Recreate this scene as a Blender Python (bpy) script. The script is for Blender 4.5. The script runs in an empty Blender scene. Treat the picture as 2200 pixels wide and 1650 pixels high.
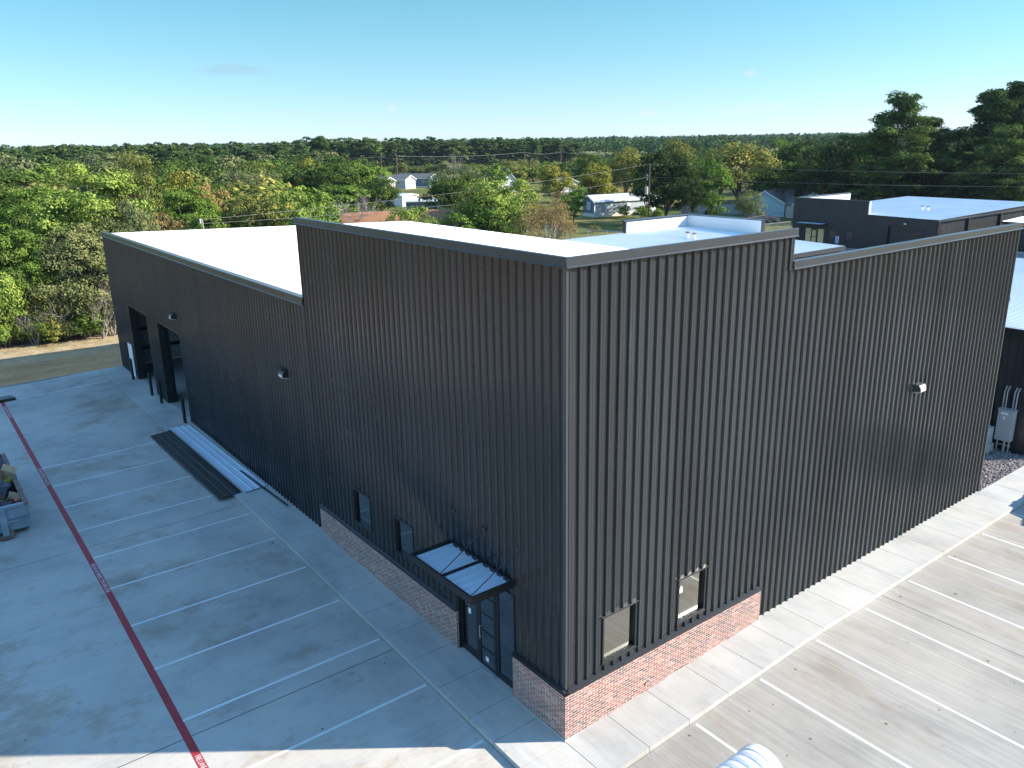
import bpy, bmesh, math, random
import numpy as np
from mathutils import Vector, Matrix
D = bpy.data
S = bpy.context.scene
COL = S.collection
rad = math.radians

# ------------------------------------------------------------------ camera
cam_d = D.cameras.new('camera'); cam = D.objects.new('camera', cam_d); COL.objects.link(cam); S.camera = cam
CF, CP, CR, CY = 1744.664, rad(-16.611), rad(-1.015), rad(52.725)
CC = Vector((12.682, -11.119, 14.012))
_f = Vector((-math.sin(CY)*math.cos(CP), math.cos(CY)*math.cos(CP), math.sin(CP)))
_r = Vector((math.cos(CY), math.sin(CY), 0)); _u = _r.cross(_f)
RV = _r*math.cos(CR)+_u*math.sin(CR); UV = -_r*math.sin(CR)+_u*math.cos(CR)
cam.matrix_world = Matrix(((RV.x, UV.x, -_f.x, CC.x), (RV.y, UV.y, -_f.y, CC.y), (RV.z, UV.z, -_f.z, CC.z), (0, 0, 0, 1)))
cam_d.sensor_width = 36; cam_d.lens = CF/2200*36; cam_d.clip_start = .1; cam_d.clip_end = 30000

# ------------------------------------------------------------------ light
SUN_EL, SUN_AZ = rad(28.5), rad(54)          # azimuth from +X, towards the sun
W = D.worlds.new('World'); S.world = W; W.use_nodes = True
wn, wl = W.node_tree.nodes, W.node_tree.links
sky = wn.new('ShaderNodeTexSky'); sky.sky_type = 'NISHITA'; sky.sun_disc = False
sky.sun_elevation = SUN_EL; sky.sun_rotation = rad(90)-SUN_AZ; sky.air_density = 1.0; sky.dust_density = 0.0; sky.ozone_density = 3.0; sky.altitude = 100
bg = wn['Background']; bg.inputs['Strength'].default_value = 0.14
def wmath(op, a, b=None, c=None):
    n = wn.new('ShaderNodeMath'); n.operation = op
    for i, v in enumerate((a, b, c)):
        if v is None: continue
        if isinstance(v, (int, float)): n.inputs[i].default_value = v
        else: wl.new(v, n.inputs[i])
    return n.outputs[0]
# a few faint clouds low in the sky, laid out by compass direction
tc = wn.new('ShaderNodeTexCoord'); sx = wn.new('ShaderNodeSeparateXYZ'); wl.new(tc.outputs['Generated'], sx.inputs[0])
az = wmath('ARCTAN2', sx.outputs[1], sx.outputs[0]); el = wmath('ARCSINE', sx.outputs[2])
nz = wn.new('ShaderNodeTexNoise'); nz.inputs['Scale'].default_value = 26; nz.inputs['Detail'].default_value = 6
mpv = wn.new('ShaderNodeMapping'); mpv.inputs['Scale'].default_value = (1, 1, 3.2); wl.new(tc.outputs['Generated'], mpv.inputs[0]); wl.new(mpv.outputs[0], nz.inputs['Vector'])
def cloud(azd, eld, wa, we):
    a = wmath('DIVIDE', wmath('SUBTRACT', az, rad(azd)), rad(wa)); e = wmath('DIVIDE', wmath('SUBTRACT', el, rad(eld)), rad(we))
    d = wmath('SQRT', wmath('ADD', wmath('MULTIPLY', a, a), wmath('MULTIPLY', e, e)))
    m = wmath('SUBTRACT', 1.15, wmath('ADD', d, wmath('MULTIPLY', nz.outputs[0], .95)))
    n = wn.new('ShaderNodeMath'); n.operation = 'MULTIPLY'; n.use_clamp = True; wl.new(m, n.inputs[0]); n.inputs[1].default_value = 2.2
    return n.outputs[0]
# sky tone by height above horizon; unseen upper part raised as added fill light
rp = wn.new('ShaderNodeValToRGB'); el_ = rp.color_ramp.elements
for _ in range(4): el_.new(.5)
for k, (p_, c_) in enumerate([(0, (.35, .455, .74)), (.04, (.345, .45, .61)), (.09, (.33, .46, .50)), (.17, (.30, .49, .46)), (.36, (.95, 1.16, 1.14)), (1, (1.25, 1.55, 1.58))]):
    el_[k].position = p_; el_[k].color = (*c_, 1)
wl.new(sx.outputs[2], rp.inputs[0])
tm = wn.new('ShaderNodeMix'); tm.data_type = 'RGBA'; tm.blend_type = 'MULTIPLY'; tm.inputs[0].default_value = 1
wl.new(sky.outputs[0], tm.inputs[6]); wl.new(rp.outputs[0], tm.inputs[7])
col = tm.outputs[2]
def mixc(fac, c, strength):
    global col
    m = wn.new('ShaderNodeMix'); m.data_type = 'RGBA'
    wl.new(wmath('MULTIPLY', fac, strength), m.inputs[0]); wl.new(col, m.inputs[6]); m.inputs[7].default_value = (*c, 1); col = m.outputs[2]
CLOUDS = [(160.2, 4.6, 3.6, .6, (1.35, 1.95, 2.35), .5), (150.3, 2.3, .55, .5, (2.6, 2.8, 3.0), .4),
          (133.4, 1.6, 1.2, .35, (2.7, 2.8, 2.9), .5), (126.5, 1.8, 3.5, .6, (2.5, 2.7, 2.9), .35), (127, 3.9, .6, .4, (2.5, 2.7, 2.9), .35)]
for a_, e_, wa_, we_, c_, s_ in CLOUDS: mixc(cloud(a_, e_, wa_, we_), c_, s_)
wl.new(col, bg.inputs[0])
sl = D.lights.new('sun', 'SUN'); sl.energy = 5.0; sl.angle = rad(.5); sl.color = (1, .91, .78)
so = D.objects.new('sun', sl); COL.objects.link(so); so.location = (60, 80, 60)
sd = Vector((math.cos(SUN_EL)*math.cos(SUN_AZ), math.cos(SUN_EL)*math.sin(SUN_AZ), math.sin(SUN_EL)))
so.rotation_euler = sd.to_track_quat('Z', 'Y').to_euler()
S.view_settings.view_transform = 'Standard'; S.view_settings.look = 'None'; S.view_settings.gamma = 1; S.view_settings.exposure = 1.25
S.cycles.max_bounces = 6; S.cycles.diffuse_bounces = 3; S.cycles.glossy_bounces = 3; S.cycles.transmission_bounces = 2; S.cycles.volume_bounces = 0
S.cycles.caustics_reflective = False; S.cycles.caustics_refractive = False

# ------------------------------------------------------------------ placing helpers (survey from the camera station)
def ray(u, v): return _f_ray(u, v)
def _f_ray(u, v):
    return _f + RV*((u-1100)/CF) - UV*((v-825)/CF)
def at_z(u, v, z=0):
    d = ray(u, v); return CC + d*((z-CC.z)/d.z)
def at_d(u, v, dist):                       # point at a horizontal distance from the station
    d = ray(u, v); return CC + d*(dist/math.hypot(d.x, d.y))
def gz(x, y):                               # the walk falls gently to the corner
    return -.33*min(max(1+x/14, 0), 1)*min(max(1-y/8, 0), 1)
def lotz(x, y):
    t = min(max((-24-x)/6, 0), 1)*min(max((y+5.5)/4, 0), 1); t = t*t*(3-2*t)
    return gz(x, y)-.15+.135*t

# ------------------------------------------------------------------ materials
def nodes(name):
    m = D.materials.new(name); m.use_nodes = True; return m, m.node_tree.nodes, m.node_tree.links
def objco(n, l, scale=(1, 1, 1), rot=(0, 0, 0)):
    t = n.new('ShaderNodeTexCoord'); mp = n.new('ShaderNodeMapping'); mp.inputs['Scale'].default_value = scale; mp.inputs['Rotation'].default_value = rot
    l.new(t.outputs['Object'], mp.inputs[0]); return mp.outputs[0]
def noise(n, l, vec, scale, detail=4, rough=.6):
    t = n.new('ShaderNodeTexNoise'); t.inputs['Scale'].default_value = scale; t.inputs['Detail'].default_value = detail; t.inputs['Roughness'].default_value = rough
    if vec is not None: l.new(vec, t.inputs['Vector'])
    return t.outputs[0]
def ramp(n, l, fac, stops):
    r = n.new('ShaderNodeValToRGB'); e = r.color_ramp.elements
    while len(e) < len(stops): e.new(.5)
    for i, (p, c) in enumerate(stops):
        e[i].position = p; e[i].color = (*c, 1) if len(c) == 3 else c
    l.new(fac, r.inputs[0]); return r.outputs[0]
def mix(n, l, fac, a, b, mode='MIX'):
    m = n.new('ShaderNodeMix'); m.data_type = 'RGBA'; m.blend_type = mode
    for i, v in ((0, fac), (6, a), (7, b)):
        if isinstance(v, (int, float)): m.inputs[i].default_value = v
        elif isinstance(v, tuple): m.inputs[i].default_value = (*v, 1)
        else: l.new(v, m.inputs[i])
    return m.outputs[2]
def bump(n, l, b, h, strength=.3, dist=.02):
    x = n.new('ShaderNodeBump'); x.inputs['Strength'].default_value = strength; x.inputs['Distance'].default_value = dist
    l.new(h, x.inputs['Height']); l.new(x.outputs[0], b.inputs['Normal'])
def plain(name, c, rough=.5, metal=0, var=.12, vscale=3, bmp=0):
    m, n, l = nodes(name); b = n['Principled BSDF']; v = objco(n, l)
    f = noise(n, l, v, vscale, 5)
    l.new(ramp(n, l, f, [(.3, tuple(x*(1-var) for x in c)), (.7, tuple(min(1, x*(1+var)) for x in c))]), b.inputs['Base Color'])
    b.inputs['Roughness'].default_value = rough; b.inputs['Metallic'].default_value = metal
    if bmp: bump(n, l, b, noise(n, l, v, vscale*8, 3), bmp)
    return m
def concrete(name, base, streak, stain=.5, sc=1.0, lines=None):
    """streak: 'x' or 'y' = direction the broom lines run."""
    m, n, l = nodes(name); b = n['Principled BSDF']
    v = objco(n, l)
    vs = objco(n, l, (.12, 9, 1) if streak == 'x' else (9, .12, 1))
    vm = objco(n, l, (.3, 1.1, 1) if streak == 'x' else (.9, .6, 1))
    c = ramp(n, l, noise(n, l, v, .13*sc, 5, .65), [(.32, tuple(x*.74 for x in base)), (.5, base), (.7, tuple(min(x*1.16, 1) for x in base))])
    c = mix(n, l, .5, c, ramp(n, l, noise(n, l, vm, .8, 7, .72), [(.34, (.66, .67, .70)), (.5, (1, 1, 1)), (.68, (1.12, 1.07, 1.0))]), 'MULTIPLY')
    c = mix(n, l, lines if lines is not None else (.8 if streak == 'x' else .25), c, ramp(n, l, noise(n, l, vs, 1.4, 4, .75), [(.3, (.80, .79, .78)), (.7, (1.14, 1.14, 1.14))]), 'MULTIPLY')
    c = mix(n, l, stain, c, ramp(n, l, noise(n, l, vm, .35, 7, .75), [(.53, (1, 1, 1)), (.60, (.82, .72, .62)), (.70, (.60, .53, .48))]), 'MULTIPLY')
    c = mix(n, l, .9, c, ramp(n, l, noise(n, l, v, 2.3, 8, .75), [(.63, (1, 1, 1)), (.72, (.48, .47, .48))]), 'MULTIPLY')
    c = mix(n, l, .8, c, ramp(n, l, noise(n, l, v, .9, 9, .8), [(.62, (1, 1, 1)), (.70, (1.25, 1.24, 1.22))]), 'MULTIPLY')
    l.new(c, b.inputs['Base Color']); b.inputs['Roughness'].default_value = .85
    b.inputs['Specular IOR Level'].default_value = .3
    bump(n, l, b, noise(n, l, vs, 4, 2), .15, .004)
    return m
def panel_mat(name, c, rough=.33, scuff=0.5):
    m, n, l = nodes(name); b = n['Principled BSDF']
    t = n.new('ShaderNodeTexCoord'); s = n.new('ShaderNodeSeparateXYZ'); l.new(t.outputs['Object'], s.inputs[0])
    a = n.new('ShaderNodeMath'); a.operation = 'ADD'; l.new(s.outputs[0], a.inputs[0]); l.new(s.outputs[1], a.inputs[1])
    d = n.new('ShaderNodeMath'); d.operation = 'DIVIDE'; l.new(a.outputs[0], d.inputs[0]); d.inputs[1].default_value = .9144
    fl = n.new('ShaderNodeMath'); fl.operation = 'FLOOR'; l.new(d.outputs[0], fl.inputs[0])
    wn_ = n.new('ShaderNodeTexWhiteNoise'); wn_.noise_dimensions = '1D'; l.new(fl.outputs[0], wn_.inputs['W'])
    base = ramp(n, l, wn_.outputs[0], [(0, tuple(x*.84 for x in c)), (1, tuple(x*1.16 for x in c))])
    vs = objco(n, l, (5, 5, .45)); v = objco(n, l)
    base = mix(n, l, .6, base, ramp(n, l, noise(n, l, objco(n, l, (.5, .5, .22)), 1, 5, .65), [(.35, (.82, .82, .82)), (.65, (1.18, 1.18, 1.17))]), 'MULTIPLY')
    sc = ramp(n, l, noise(n, l, vs, 1.3, 9, .78), [(.645, (0, 0, 0)), (.73, (1, 1, 1))])
    base = mix(n, l, mulv(n, l, sc, scuff), base, (.16, .16, .16))
    l.new(base, b.inputs['Base Color'])
    l.new(ramp(n, l, noise(n, l, vs, .8, 5), [(.3, (rough*.8,)*3), (.7, (rough*1.3,)*3)]), b.inputs['Roughness'])
    bump(n, l, b, noise(n, l, objco(n, l, (.7, .7, .3)), 1.0, 2), .12, .02)
    return m
def mulv(n, l, x, k):
    m = n.new('ShaderNodeMath'); m.operation = 'MULTIPLY'; l.new(x, m.inputs[0]); m.inputs[1].default_value = k; return m.outputs[0]
def brick_mat():
    m, n, l = nodes('brick'); b = n['Principled BSDF']
    t = n.new('ShaderNodeTexCoord'); s = n.new('ShaderNodeSeparateXYZ'); l.new(t.outputs['Object'], s.inputs[0])
    a = n.new('ShaderNodeMath'); a.operation = 'ADD'; l.new(s.outputs[0], a.inputs[0]); l.new(s.outputs[1], a.inputs[1])
    c = n.new('ShaderNodeCombineXYZ'); l.new(a.outputs[0], c.inputs[0]); l.new(s.outputs[2], c.inputs[1])
    k = n.new('ShaderNodeTexBrick'); l.new(c.outputs[0], k.inputs['Vector'])
    k.inputs['Color1'].default_value = (0, 0, 0, 1); k.inputs['Color2'].default_value = (1, 1, 1, 1); k.inputs['Mortar'].default_value = (.5, .5, .5, 1)
    k.inputs['Scale'].default_value = 1; k.inputs['Mortar Size'].default_value = .0078; k.inputs['Brick Width'].default_value = .215; k.inputs['Row Height'].default_value = .072; k.inputs['Mortar Smooth'].default_value = .15; k.inputs['Bias'].default_value = 0
    bc = ramp(n, l, k.outputs['Color'], [(0, (.08, .06, .058)), (.2, (.28, .105, .082)), (.4, (.15, .095, .083)), (.56, (.34, .13, .095)), (.72, (.11, .08, .074)), (.86, (.40, .22, .18)), (1, (.24, .11, .09))])
    bc = mix(n, l, .7, bc, ramp(n, l, noise(n, l, c.outputs[0], 9, 5), [(.3, (.65, .65, .65)), (.7, (1.35, 1.35, 1.35))]), 'MULTIPLY')
    wash = ramp(n, l, noise(n, l, c.outputs[0], 3.4, 7, .7), [(.56, (0, 0, 0)), (.75, (.55, .55, .55))])
    bc = mix(n, l, wash, bc, (.62, .5, .43))
    f = mix(n, l, k.outputs['Fac'], bc, (.60, .54, .48))
    l.new(f, b.inputs['Base Color']); b.inputs['Roughness'].default_value = .85
    inv = n.new('ShaderNodeMath'); inv.operation = 'SUBTRACT'; inv.inputs[0].default_value = 1; l.new(k.outputs['Fac'], inv.inputs[1])
    bump(n, l, b, inv.outputs[0], .8, .008)
    return m
def worn_paint(name, c, th=.63):
    m, n, l = nodes(name); b = n['Principled BSDF']; v = objco(n, l)
    f = ramp(n, l, noise(n, l, v, 3.5, 10, .8), [(th-.06, (0, 0, 0)), (th+.03, (.85, .85, .85))])
    base = ramp(n, l, noise(n, l, v, .8, 5), [(.3, tuple(x*.82 for x in c)), (.7, tuple(x*1.08 for x in c))])
    l.new(mix(n, l, f, base, (.38, .35, .31)), b.inputs['Base Color']); b.inputs['Roughness'].default_value = .65; return m
def leaf_mat(name, c1, c2, c3=None, trans=.22):
    c1, c2, c3 = [tuple(x*k for x, k in zip(c, (2.0, 1.85, 1.9))) if c else None for c in (c1, c2, c3)]
    m, n, l = nodes(name); n.remove(n['Principled BSDF']); out = n['Material Output']
    g = n.new('ShaderNodeNewGeometry'); oi = n.new('ShaderNodeObjectInfo')
    c = ramp(n, l, g.outputs['Random Per Island'], [(0, c1), (.55, c2), (1, c3 or c2)])
    v = objco(n, l)
    c = mix(n, l, 1.0, c, ramp(n, l, noise(n, l, v, .45, 3), [(.35, (.62, .7, .62)), (.65, (1.45, 1.35, 1.15))]), 'MULTIPLY')
    c = mix(n, l, 1.0, c, ramp(n, l, oi.outputs['Random'], [(0, (.8, .84, .8)), (.5, (1, 1, 1)), (1, (1.25, 1.18, 1.05))]), 'MULTIPLY')
    d = n.new('ShaderNodeBsdfDiffuse'); t = n.new('ShaderNodeBsdfTranslucent'); ms = n.new('ShaderNodeMixShader'); ms.inputs[0].default_value = trans
    l.new(c, d.inputs[0]); l.new(c, t.inputs[0]); l.new(d.outputs[0], ms.inputs[1]); l.new(t.outputs[0], ms.inputs[2])
    l.new(ms.outputs[0], out.inputs[0]); return m
def glass_mat(name, c, rough=.04):
    m, n, l = nodes(name); b = n['Principled BSDF']; b.inputs['Base Color'].default_value = (*c, 1); b.inputs['Metallic'].default_value = 1; b.inputs['Roughness'].default_value = rough
    bump(n, l, b, noise(n, l, objco(n, l), 1.5, 2), .06, .02); return m
def roof_mat(name, c, rough, metal, vary=.06):
    m, n, l = nodes(name); b = n['Principled BSDF']
    f = noise(n, l, objco(n, l, (.2, .2, .2)), 1, 5)
    l.new(ramp(n, l, f, [(.35, tuple(x*(1-vary) for x in c)), (.65, tuple(min(1, x*(1+vary)) for x in c))]), b.inputs['Base Color'])
    b.inputs['Roughness'].default_value = rough; b.inputs['Metallic'].default_value = metal
    return m
def terrain_mat():
    m, n, l = nodes('grass_ground'); b = n['Principled BSDF']; v = objco(n, l)
    c = ramp(n, l, noise(n, l, v, .035, 6, .6), [(.34, (.045, .07, .018)), (.47, (.11, .12, .03)), (.58, (.21, .165, .065)), (.7, (.25, .18, .09))])
    c = mix(n, l, .7, c, ramp(n, l, noise(n, l, v, 1.6, 7, .7), [(.3, (.6, .62, .6)), (.7, (1.35, 1.3, 1.2))]), 'MULTIPLY')
    s = n.new('ShaderNodeSeparateXYZ'); l.new(objco(n, l), s.inputs[0])
    # bare earth next to the paving, scrub grass further out; toned by shadow edge
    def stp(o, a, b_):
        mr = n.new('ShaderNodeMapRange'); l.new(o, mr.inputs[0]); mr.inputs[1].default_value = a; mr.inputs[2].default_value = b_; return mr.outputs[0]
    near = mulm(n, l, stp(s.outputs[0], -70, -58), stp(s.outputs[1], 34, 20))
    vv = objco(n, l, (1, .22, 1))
    dirt_sun_shade = ramp(n, l, noise(n, l, vv, .55, 9, .72), [(.3, (.36, .19, .09)), (.48, (.56, .31, .15)), (.6, (.64, .40, .22)), (.72, (.24, .17, .07))])
    dirt_sun_shade = mix(n, l, .8, dirt_sun_shade, ramp(n, l, noise(n, l, v, 5, 7, .8), [(.3, (.6, .6, .6)), (.7, (1.35, 1.3, 1.25))]), 'MULTIPLY')
    sunlit_drygrass = ramp(n, l, noise(n, l, v, .9, 9, .75), [(.3, (.20, .15, .07)), (.5, (.40, .31, .18)), (.66, (.50, .41, .27)), (.76, (.16, .17, .06))])
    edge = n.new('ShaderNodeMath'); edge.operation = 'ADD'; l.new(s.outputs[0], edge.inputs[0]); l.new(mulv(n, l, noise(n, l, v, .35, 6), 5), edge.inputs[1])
    dirt_sun_shade = mix(n, l, stp(edge.outputs[0], -53, -49), sunlit_drygrass, dirt_sun_shade)  # light put into colour: redder earth inside the building's shadow, tan grass in sun
    c = mix(n, l, near, c, dirt_sun_shade)
    l.new(c, b.inputs['Base Color']); b.inputs['Roughness'].default_value = .95; b.inputs['Specular IOR Level'].default_value = .1
    bump(n, l, b, noise(n, l, v, 4, 8, .8), 1.0, .12); return m
def mulm(n, l, a, b):
    m = n.new('ShaderNodeMath'); m.operation = 'MULTIPLY'; l.new(a, m.inputs[0]); l.new(b, m.inputs[1]); return m.outputs[0]
def gravel_mat():
    m, n, l = nodes('gravel'); b = n['Principled BSDF']; g = n.new('ShaderNodeNewGeometry')
    c = ramp(n, l, g.outputs['Random Per Island'], [(0, (.10, .085, .085)), (.3, (.26, .22, .21)), (.6, (.38, .33, .31)), (.85, (.2, .17, .17)), (1, (.55, .52, .5))])
    l.new(c, b.inputs['Base Color']); b.inputs['Roughness'].default_value = .8; return m
def gravel_ground_mat():
    m, n, l = nodes('gravel_ground'); b = n['Principled BSDF']; v = objco(n, l)
    k = n.new('ShaderNodeTexVoronoi'); k.inputs['Scale'].default_value = 14; l.new(v, k.inputs['Vector'])
    c = ramp(n, l, k.outputs['Color'], [(0, (.09, .08, .085)), (.5, (.24, .2, .2)), (1, (.42, .38, .36))])
    l.new(c, b.inputs['Base Color']); b.inputs['Roughness'].default_value = .9; bump(n, l, b, k.outputs['Distance'], .8, .03); return m

M = dict(
    panel=panel_mat('charcoal_panel', (.026, .030, .033), .22, .6),
    panel_far=panel_mat('charcoal_panel_far', (.022, .022, .024), .45, .1),
    trim=plain('charcoal_trim', (.05, .052, .056), .33, 0, .1, 2),
    trimdk=plain('black_trim', (.016, .017, .019), .35, 0, .2, 2),
    black=plain('black_metal', (.012, .012, .013), .42, 0, .2, 4),
    coping=plain('coping_metal', (.034, .037, .042), .28, 0, .12, 1.2),
    roof=roof_mat('white_roof', (.80, .79, .77), .4, 0, .03),
    galv=roof_mat('galvanised_roof', (.72, .75, .78), .5, .15, .05),
    sheetblk=plain('black_sheet', (.006, .006, .007), .55, 0, .2, 4),
    inner=plain('white_liner', (.62, .66, .68), .5, 0, .05, 2),
    liner=plain('insulation_liner', (.55, .58, .60), .6, 0, .06, 2),
    sheetgalv=roof_mat('galvanised_sheet', (.62, .70, .78), .32, .12, .08),
    brick=brick_mat(),
    lotL=concrete('concrete_shaded_lot', (.42, .395, .355), 'y', .75),
    lotR=concrete('concrete_front_lot', (.345, .325, .29), 'x', .55),
    walk=concrete('concrete_walk', (.44, .43, .40), 'x', .3, lines=.3),
    slabin=concrete('floor_slab', (.34, .34, .33), 'x', .3),
    paint=worn_paint('white_paint', (.68, .68, .67)), red=worn_paint('red_paint', (.33, .022, .028), .68),
    white=plain('white_metal', (.78, .78, .78), .45, 0, .05, 2),
    glassR=glass_mat('window_glass', (.36, .36, .33)),
    glassL=glass_mat('dark_glass', (.24, .26, .28)),
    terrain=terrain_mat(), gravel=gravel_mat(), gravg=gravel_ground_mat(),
    bark=plain('bark', (.12, .09, .065), .9, 0, .3, 6, .5),
    barkp=plain('pine_bark', (.14, .085, .06), .9, 0, .3, 6, .5),
    greybark=plain('grey_bark', (.27, .245, .22), .9, 0, .25, 6),
    greyel=plain('grey_enamel', (.36, .40, .41), .45, 0, .06, 3),
    dump=plain('dumpster_paint', (.20, .25, .30), .55, 0, .25, 2.2),
    rust=plain('rusty_steel', (.16, .10, .075), .8, 0, .45, 4),
    card=plain('cardboard', (.38, .26, .15), .85, 0, .15, 4),
    bag=plain('black_plastic', (.012, .013, .016), .25, 0, .2, 4),
    yellow=plain('yellow_print', (.62, .5, .03), .6), redp=plain('red_plastic', (.5, .03, .04), .5),
    wood=plain('pole_wood', (.13, .075, .05), .9, 0, .25, 3),
    wire=plain('wire', (.17, .17, .17), .6),
    pipe=plain('white_corrugated', (.78, .79, .80), .45, 0, .04, 3),
    lens=plain('lamp_lens', (.62, .64, .64), .2),
    mhside=plain('grey_siding', (.36, .40, .41), .7), mhblue=plain('blue_grey_siding', (.10, .135, .18), .7), teal=plain('teal_siding', (.10, .24, .30), .7),
    mhroof=roof_mat('pale_metal_roof', (.55, .58, .62), .5, .2), shingle=plain('grey_shingle', (.14, .135, .13), .9, 0, .2, 1.5), browshg=plain('brown_shingle', (.12, .09, .07), .9, 0, .2, 1.5),
    terra=plain('rust_brown_roof', (.27, .125, .06), .85, 0, .12, .6), cream=plain('cream_siding', (.62, .58, .5), .8), paleblue=plain('pale_blue_siding', (.42, .52, .55), .8), beige=plain('beige_siding', (.50, .45, .38), .8),
    dkglass=plain('dark_pane', (.03, .035, .04), .1), lawnrefl=plain('painted_lawn_reflection', (.85, .56, .26), .8, 0, .2, 3), signblue=plain('sign_blue', (.02, .18, .42), .5),
    chain=plain('galvanised_steel', (.42, .43, .43), .5, .3), fencew=plain('weathered_fence', (.33, .34, .35), .9, 0, .2, 1.5),
    earth=plain('heaped_earth', (.36, .2, .14), .95, 0, .3, 3, .6),
    carpaint=plain('dark_car_paint', (.03, .045, .07), .25), rubber=plain('rubber', (.015, .015, .015), .8),
    oak=leaf_mat('oak_leaves', (.020, .040, .010), (.035, .062, .016), (.06, .085, .022)),
    green=leaf_mat('green_leaves', (.035, .07, .014), (.065, .115, .024), (.11, .155, .035)),
    bright=leaf_mat('bright_leaves', (.058, .10, .024), (.088, .138, .032), (.135, .175, .048)),
    olive=leaf_mat('olive_leaves', (.052, .068, .020), (.085, .100, .030), (.14, .135, .045)),
    yellowl=leaf_mat('yellowing_leaves', (.07, .085, .018), (.11, .12, .025), (.20, .17, .035)),
    rustl=leaf_mat('rust_leaves', (.075, .07, .028), (.115, .098, .042), (.16, .12, .055)),
    oakdk=leaf_mat('dark_oak_leaves', (.010, .020, .007), (.018, .032, .011), (.035, .052, .018)),
    sage=leaf_mat('sage_leaves', (.042, .058, .026), (.07, .088, .042), (.105, .12, .06)),
    pine=leaf_mat('pine_needles', (.016, .032, .012), (.028, .050, .017), (.050, .078, .024), .2),
    farpine=leaf_mat('far_pine_needles', (.018, .036, .016), (.030, .055, .024), (.05, .08, .03), .2),
    pinel=leaf_mat('pale_pine_needles', (.022, .042, .014), (.04, .068, .020), (.07, .10, .030), .25),  # paler needle green for the lighter pines
)

# ------------------------------------------------------------------ object helpers
def tag(o, label=None, cat=None, group=None, kind=None):
    if label: o['label'] = label
    if cat: o['category'] = cat
    if group: o['group'] = group
    if kind: o['kind'] = kind
    return o
def thing(name, loc, label, cat, group=None, rz=0):
    o = D.objects.new(name, None); o.empty_display_size = .3; COL.objects.link(o); o.location = loc; o.rotation_euler = (0, 0, rz)
    return tag(o, label, cat, group)
class MB:
    """collects faces for ONE mesh object"""
    def __init__(s): s.v = []; s.f = []; s.m = []; s.mi = 0
    def quad(s, *p):
        b = len(s.v); s.v += [tuple(q) for q in p]; s.f.append(tuple(range(b, b+len(p)))); s.m.append(s.mi)
    def box(s, x0, x1, y0, y1, z0, z1, skip=''):
        if x0 > x1: x0, x1 = x1, x0
        if y0 > y1: y0, y1 = y1, y0
        if z0 > z1: z0, z1 = z1, z0
        b = len(s.v); s.v += [(x, y, z) for z in (z0, z1) for y in (y0, y1) for x in (x0, x1)]
        for k, f in (('b', (0, 2, 3, 1)), ('t', (4, 5, 7, 6)), ('-y', (0, 1, 5, 4)), ('+y', (2, 6, 7, 3)), ('-x', (0, 4, 6, 2)), ('+x', (1, 3, 7, 5))):
            if k not in skip.split(): s.f.append(tuple(b+i for i in f)); s.m.append(s.mi)
    def tube(s, p0, p1, r0, r1=None, n=8, caps=True):
        p0, p1 = Vector(p0), Vector(p1); r1 = r0 if r1 is None else r1
        d = p1-p0
        if d.length < 1e-6: return
        q = d.to_track_quat('Z', 'Y'); b = len(s.v)
        for p, r in ((p0, r0), (p1, r1)):
            for i in range(n):
                a = 2*math.pi*i/n; s.v.append(tuple(p+q@Vector((r*math.cos(a), r*math.sin(a), 0))))
        for i in range(n):
            j = (i+1) % n; s.f.append((b+i, b+j, b+n+j, b+n+i)); s.m.append(s.mi)
        if caps: s.f.append(tuple(b+i for i in reversed(range(n)))); s.f.append(tuple(b+n+i for i in range(n))); s.m += [s.mi, s.mi]
    def path(s, pts, r, n=6):
        for a, b in zip(pts[:-1], pts[1:]): s.tube(a, b, r, r, n)
    def prism(s, poly, axis, a0, a1):
        """poly = list of 2D pts, extruded along axis ('x','y','z')"""
        def P(p, a): return (a, p[0], p[1]) if axis == 'x' else (p[0], a, p[1]) if axis == 'y' else (p[0], p[1], a)
        b = len(s.v); n = len(poly); s.v += [P(p, a0) for p in poly]+[P(p, a1) for p in poly]
        for i in range(n):
            j = (i+1) % n; s.f.append((b+i, b+j, b+n+j, b+n+i)); s.m.append(s.mi)
        s.f.append(tuple(b+i for i in reversed(range(n)))); s.f.append(tuple(b+n+i for i in range(n))); s.m += [s.mi, s.mi]
    def build(s, name, mats, parent=None, smooth=False, kind=None, fix=True, bevel=0):
        me = D.meshes.new(name); me.from_pydata(s.v, [], s.f)
        for m in (mats if isinstance(mats, (list, tuple)) else [mats]): me.materials.append(M[m] if isinstance(m, str) else m)
        if max(s.m, default=0): me.polygons.foreach_set('material_index', s.m)
        if fix:
            bm = bmesh.new(); bm.from_mesh(me); bmesh.ops.recalc_face_normals(bm, faces=bm.faces); bm.to_mesh(me); bm.free()
        if smooth: me.polygons.foreach_set('use_smooth', [True]*len(me.polygons))
        o = D.objects.new(name, me); COL.objects.link(o)
        if parent: o.parent = parent
        if kind: o['kind'] = kind
        if bevel:
            mo = o.modifiers.new('bevel', 'BEVEL'); mo.width = bevel; mo.segments = 2; mo.limit_method = 'ANGLE'
        return o
def copy_thing(r, loc, rz=0, label=None, group=None, scale=None):
    c = r.copy(); COL.objects.link(c); c.location = loc; c.rotation_euler = (0, 0, rz)
    if label: c['label'] = label
    if group: c['group'] = group
    if scale is not None: c.scale = scale if isinstance(scale, (tuple, list)) else (scale,)*3
    for ch in list(r.children):
        d = ch.copy(); COL.objects.link(d); d.parent = c
        for g in list(ch.children):
            e = g.copy(); COL.objects.link(e); e.parent = d
    return c

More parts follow.
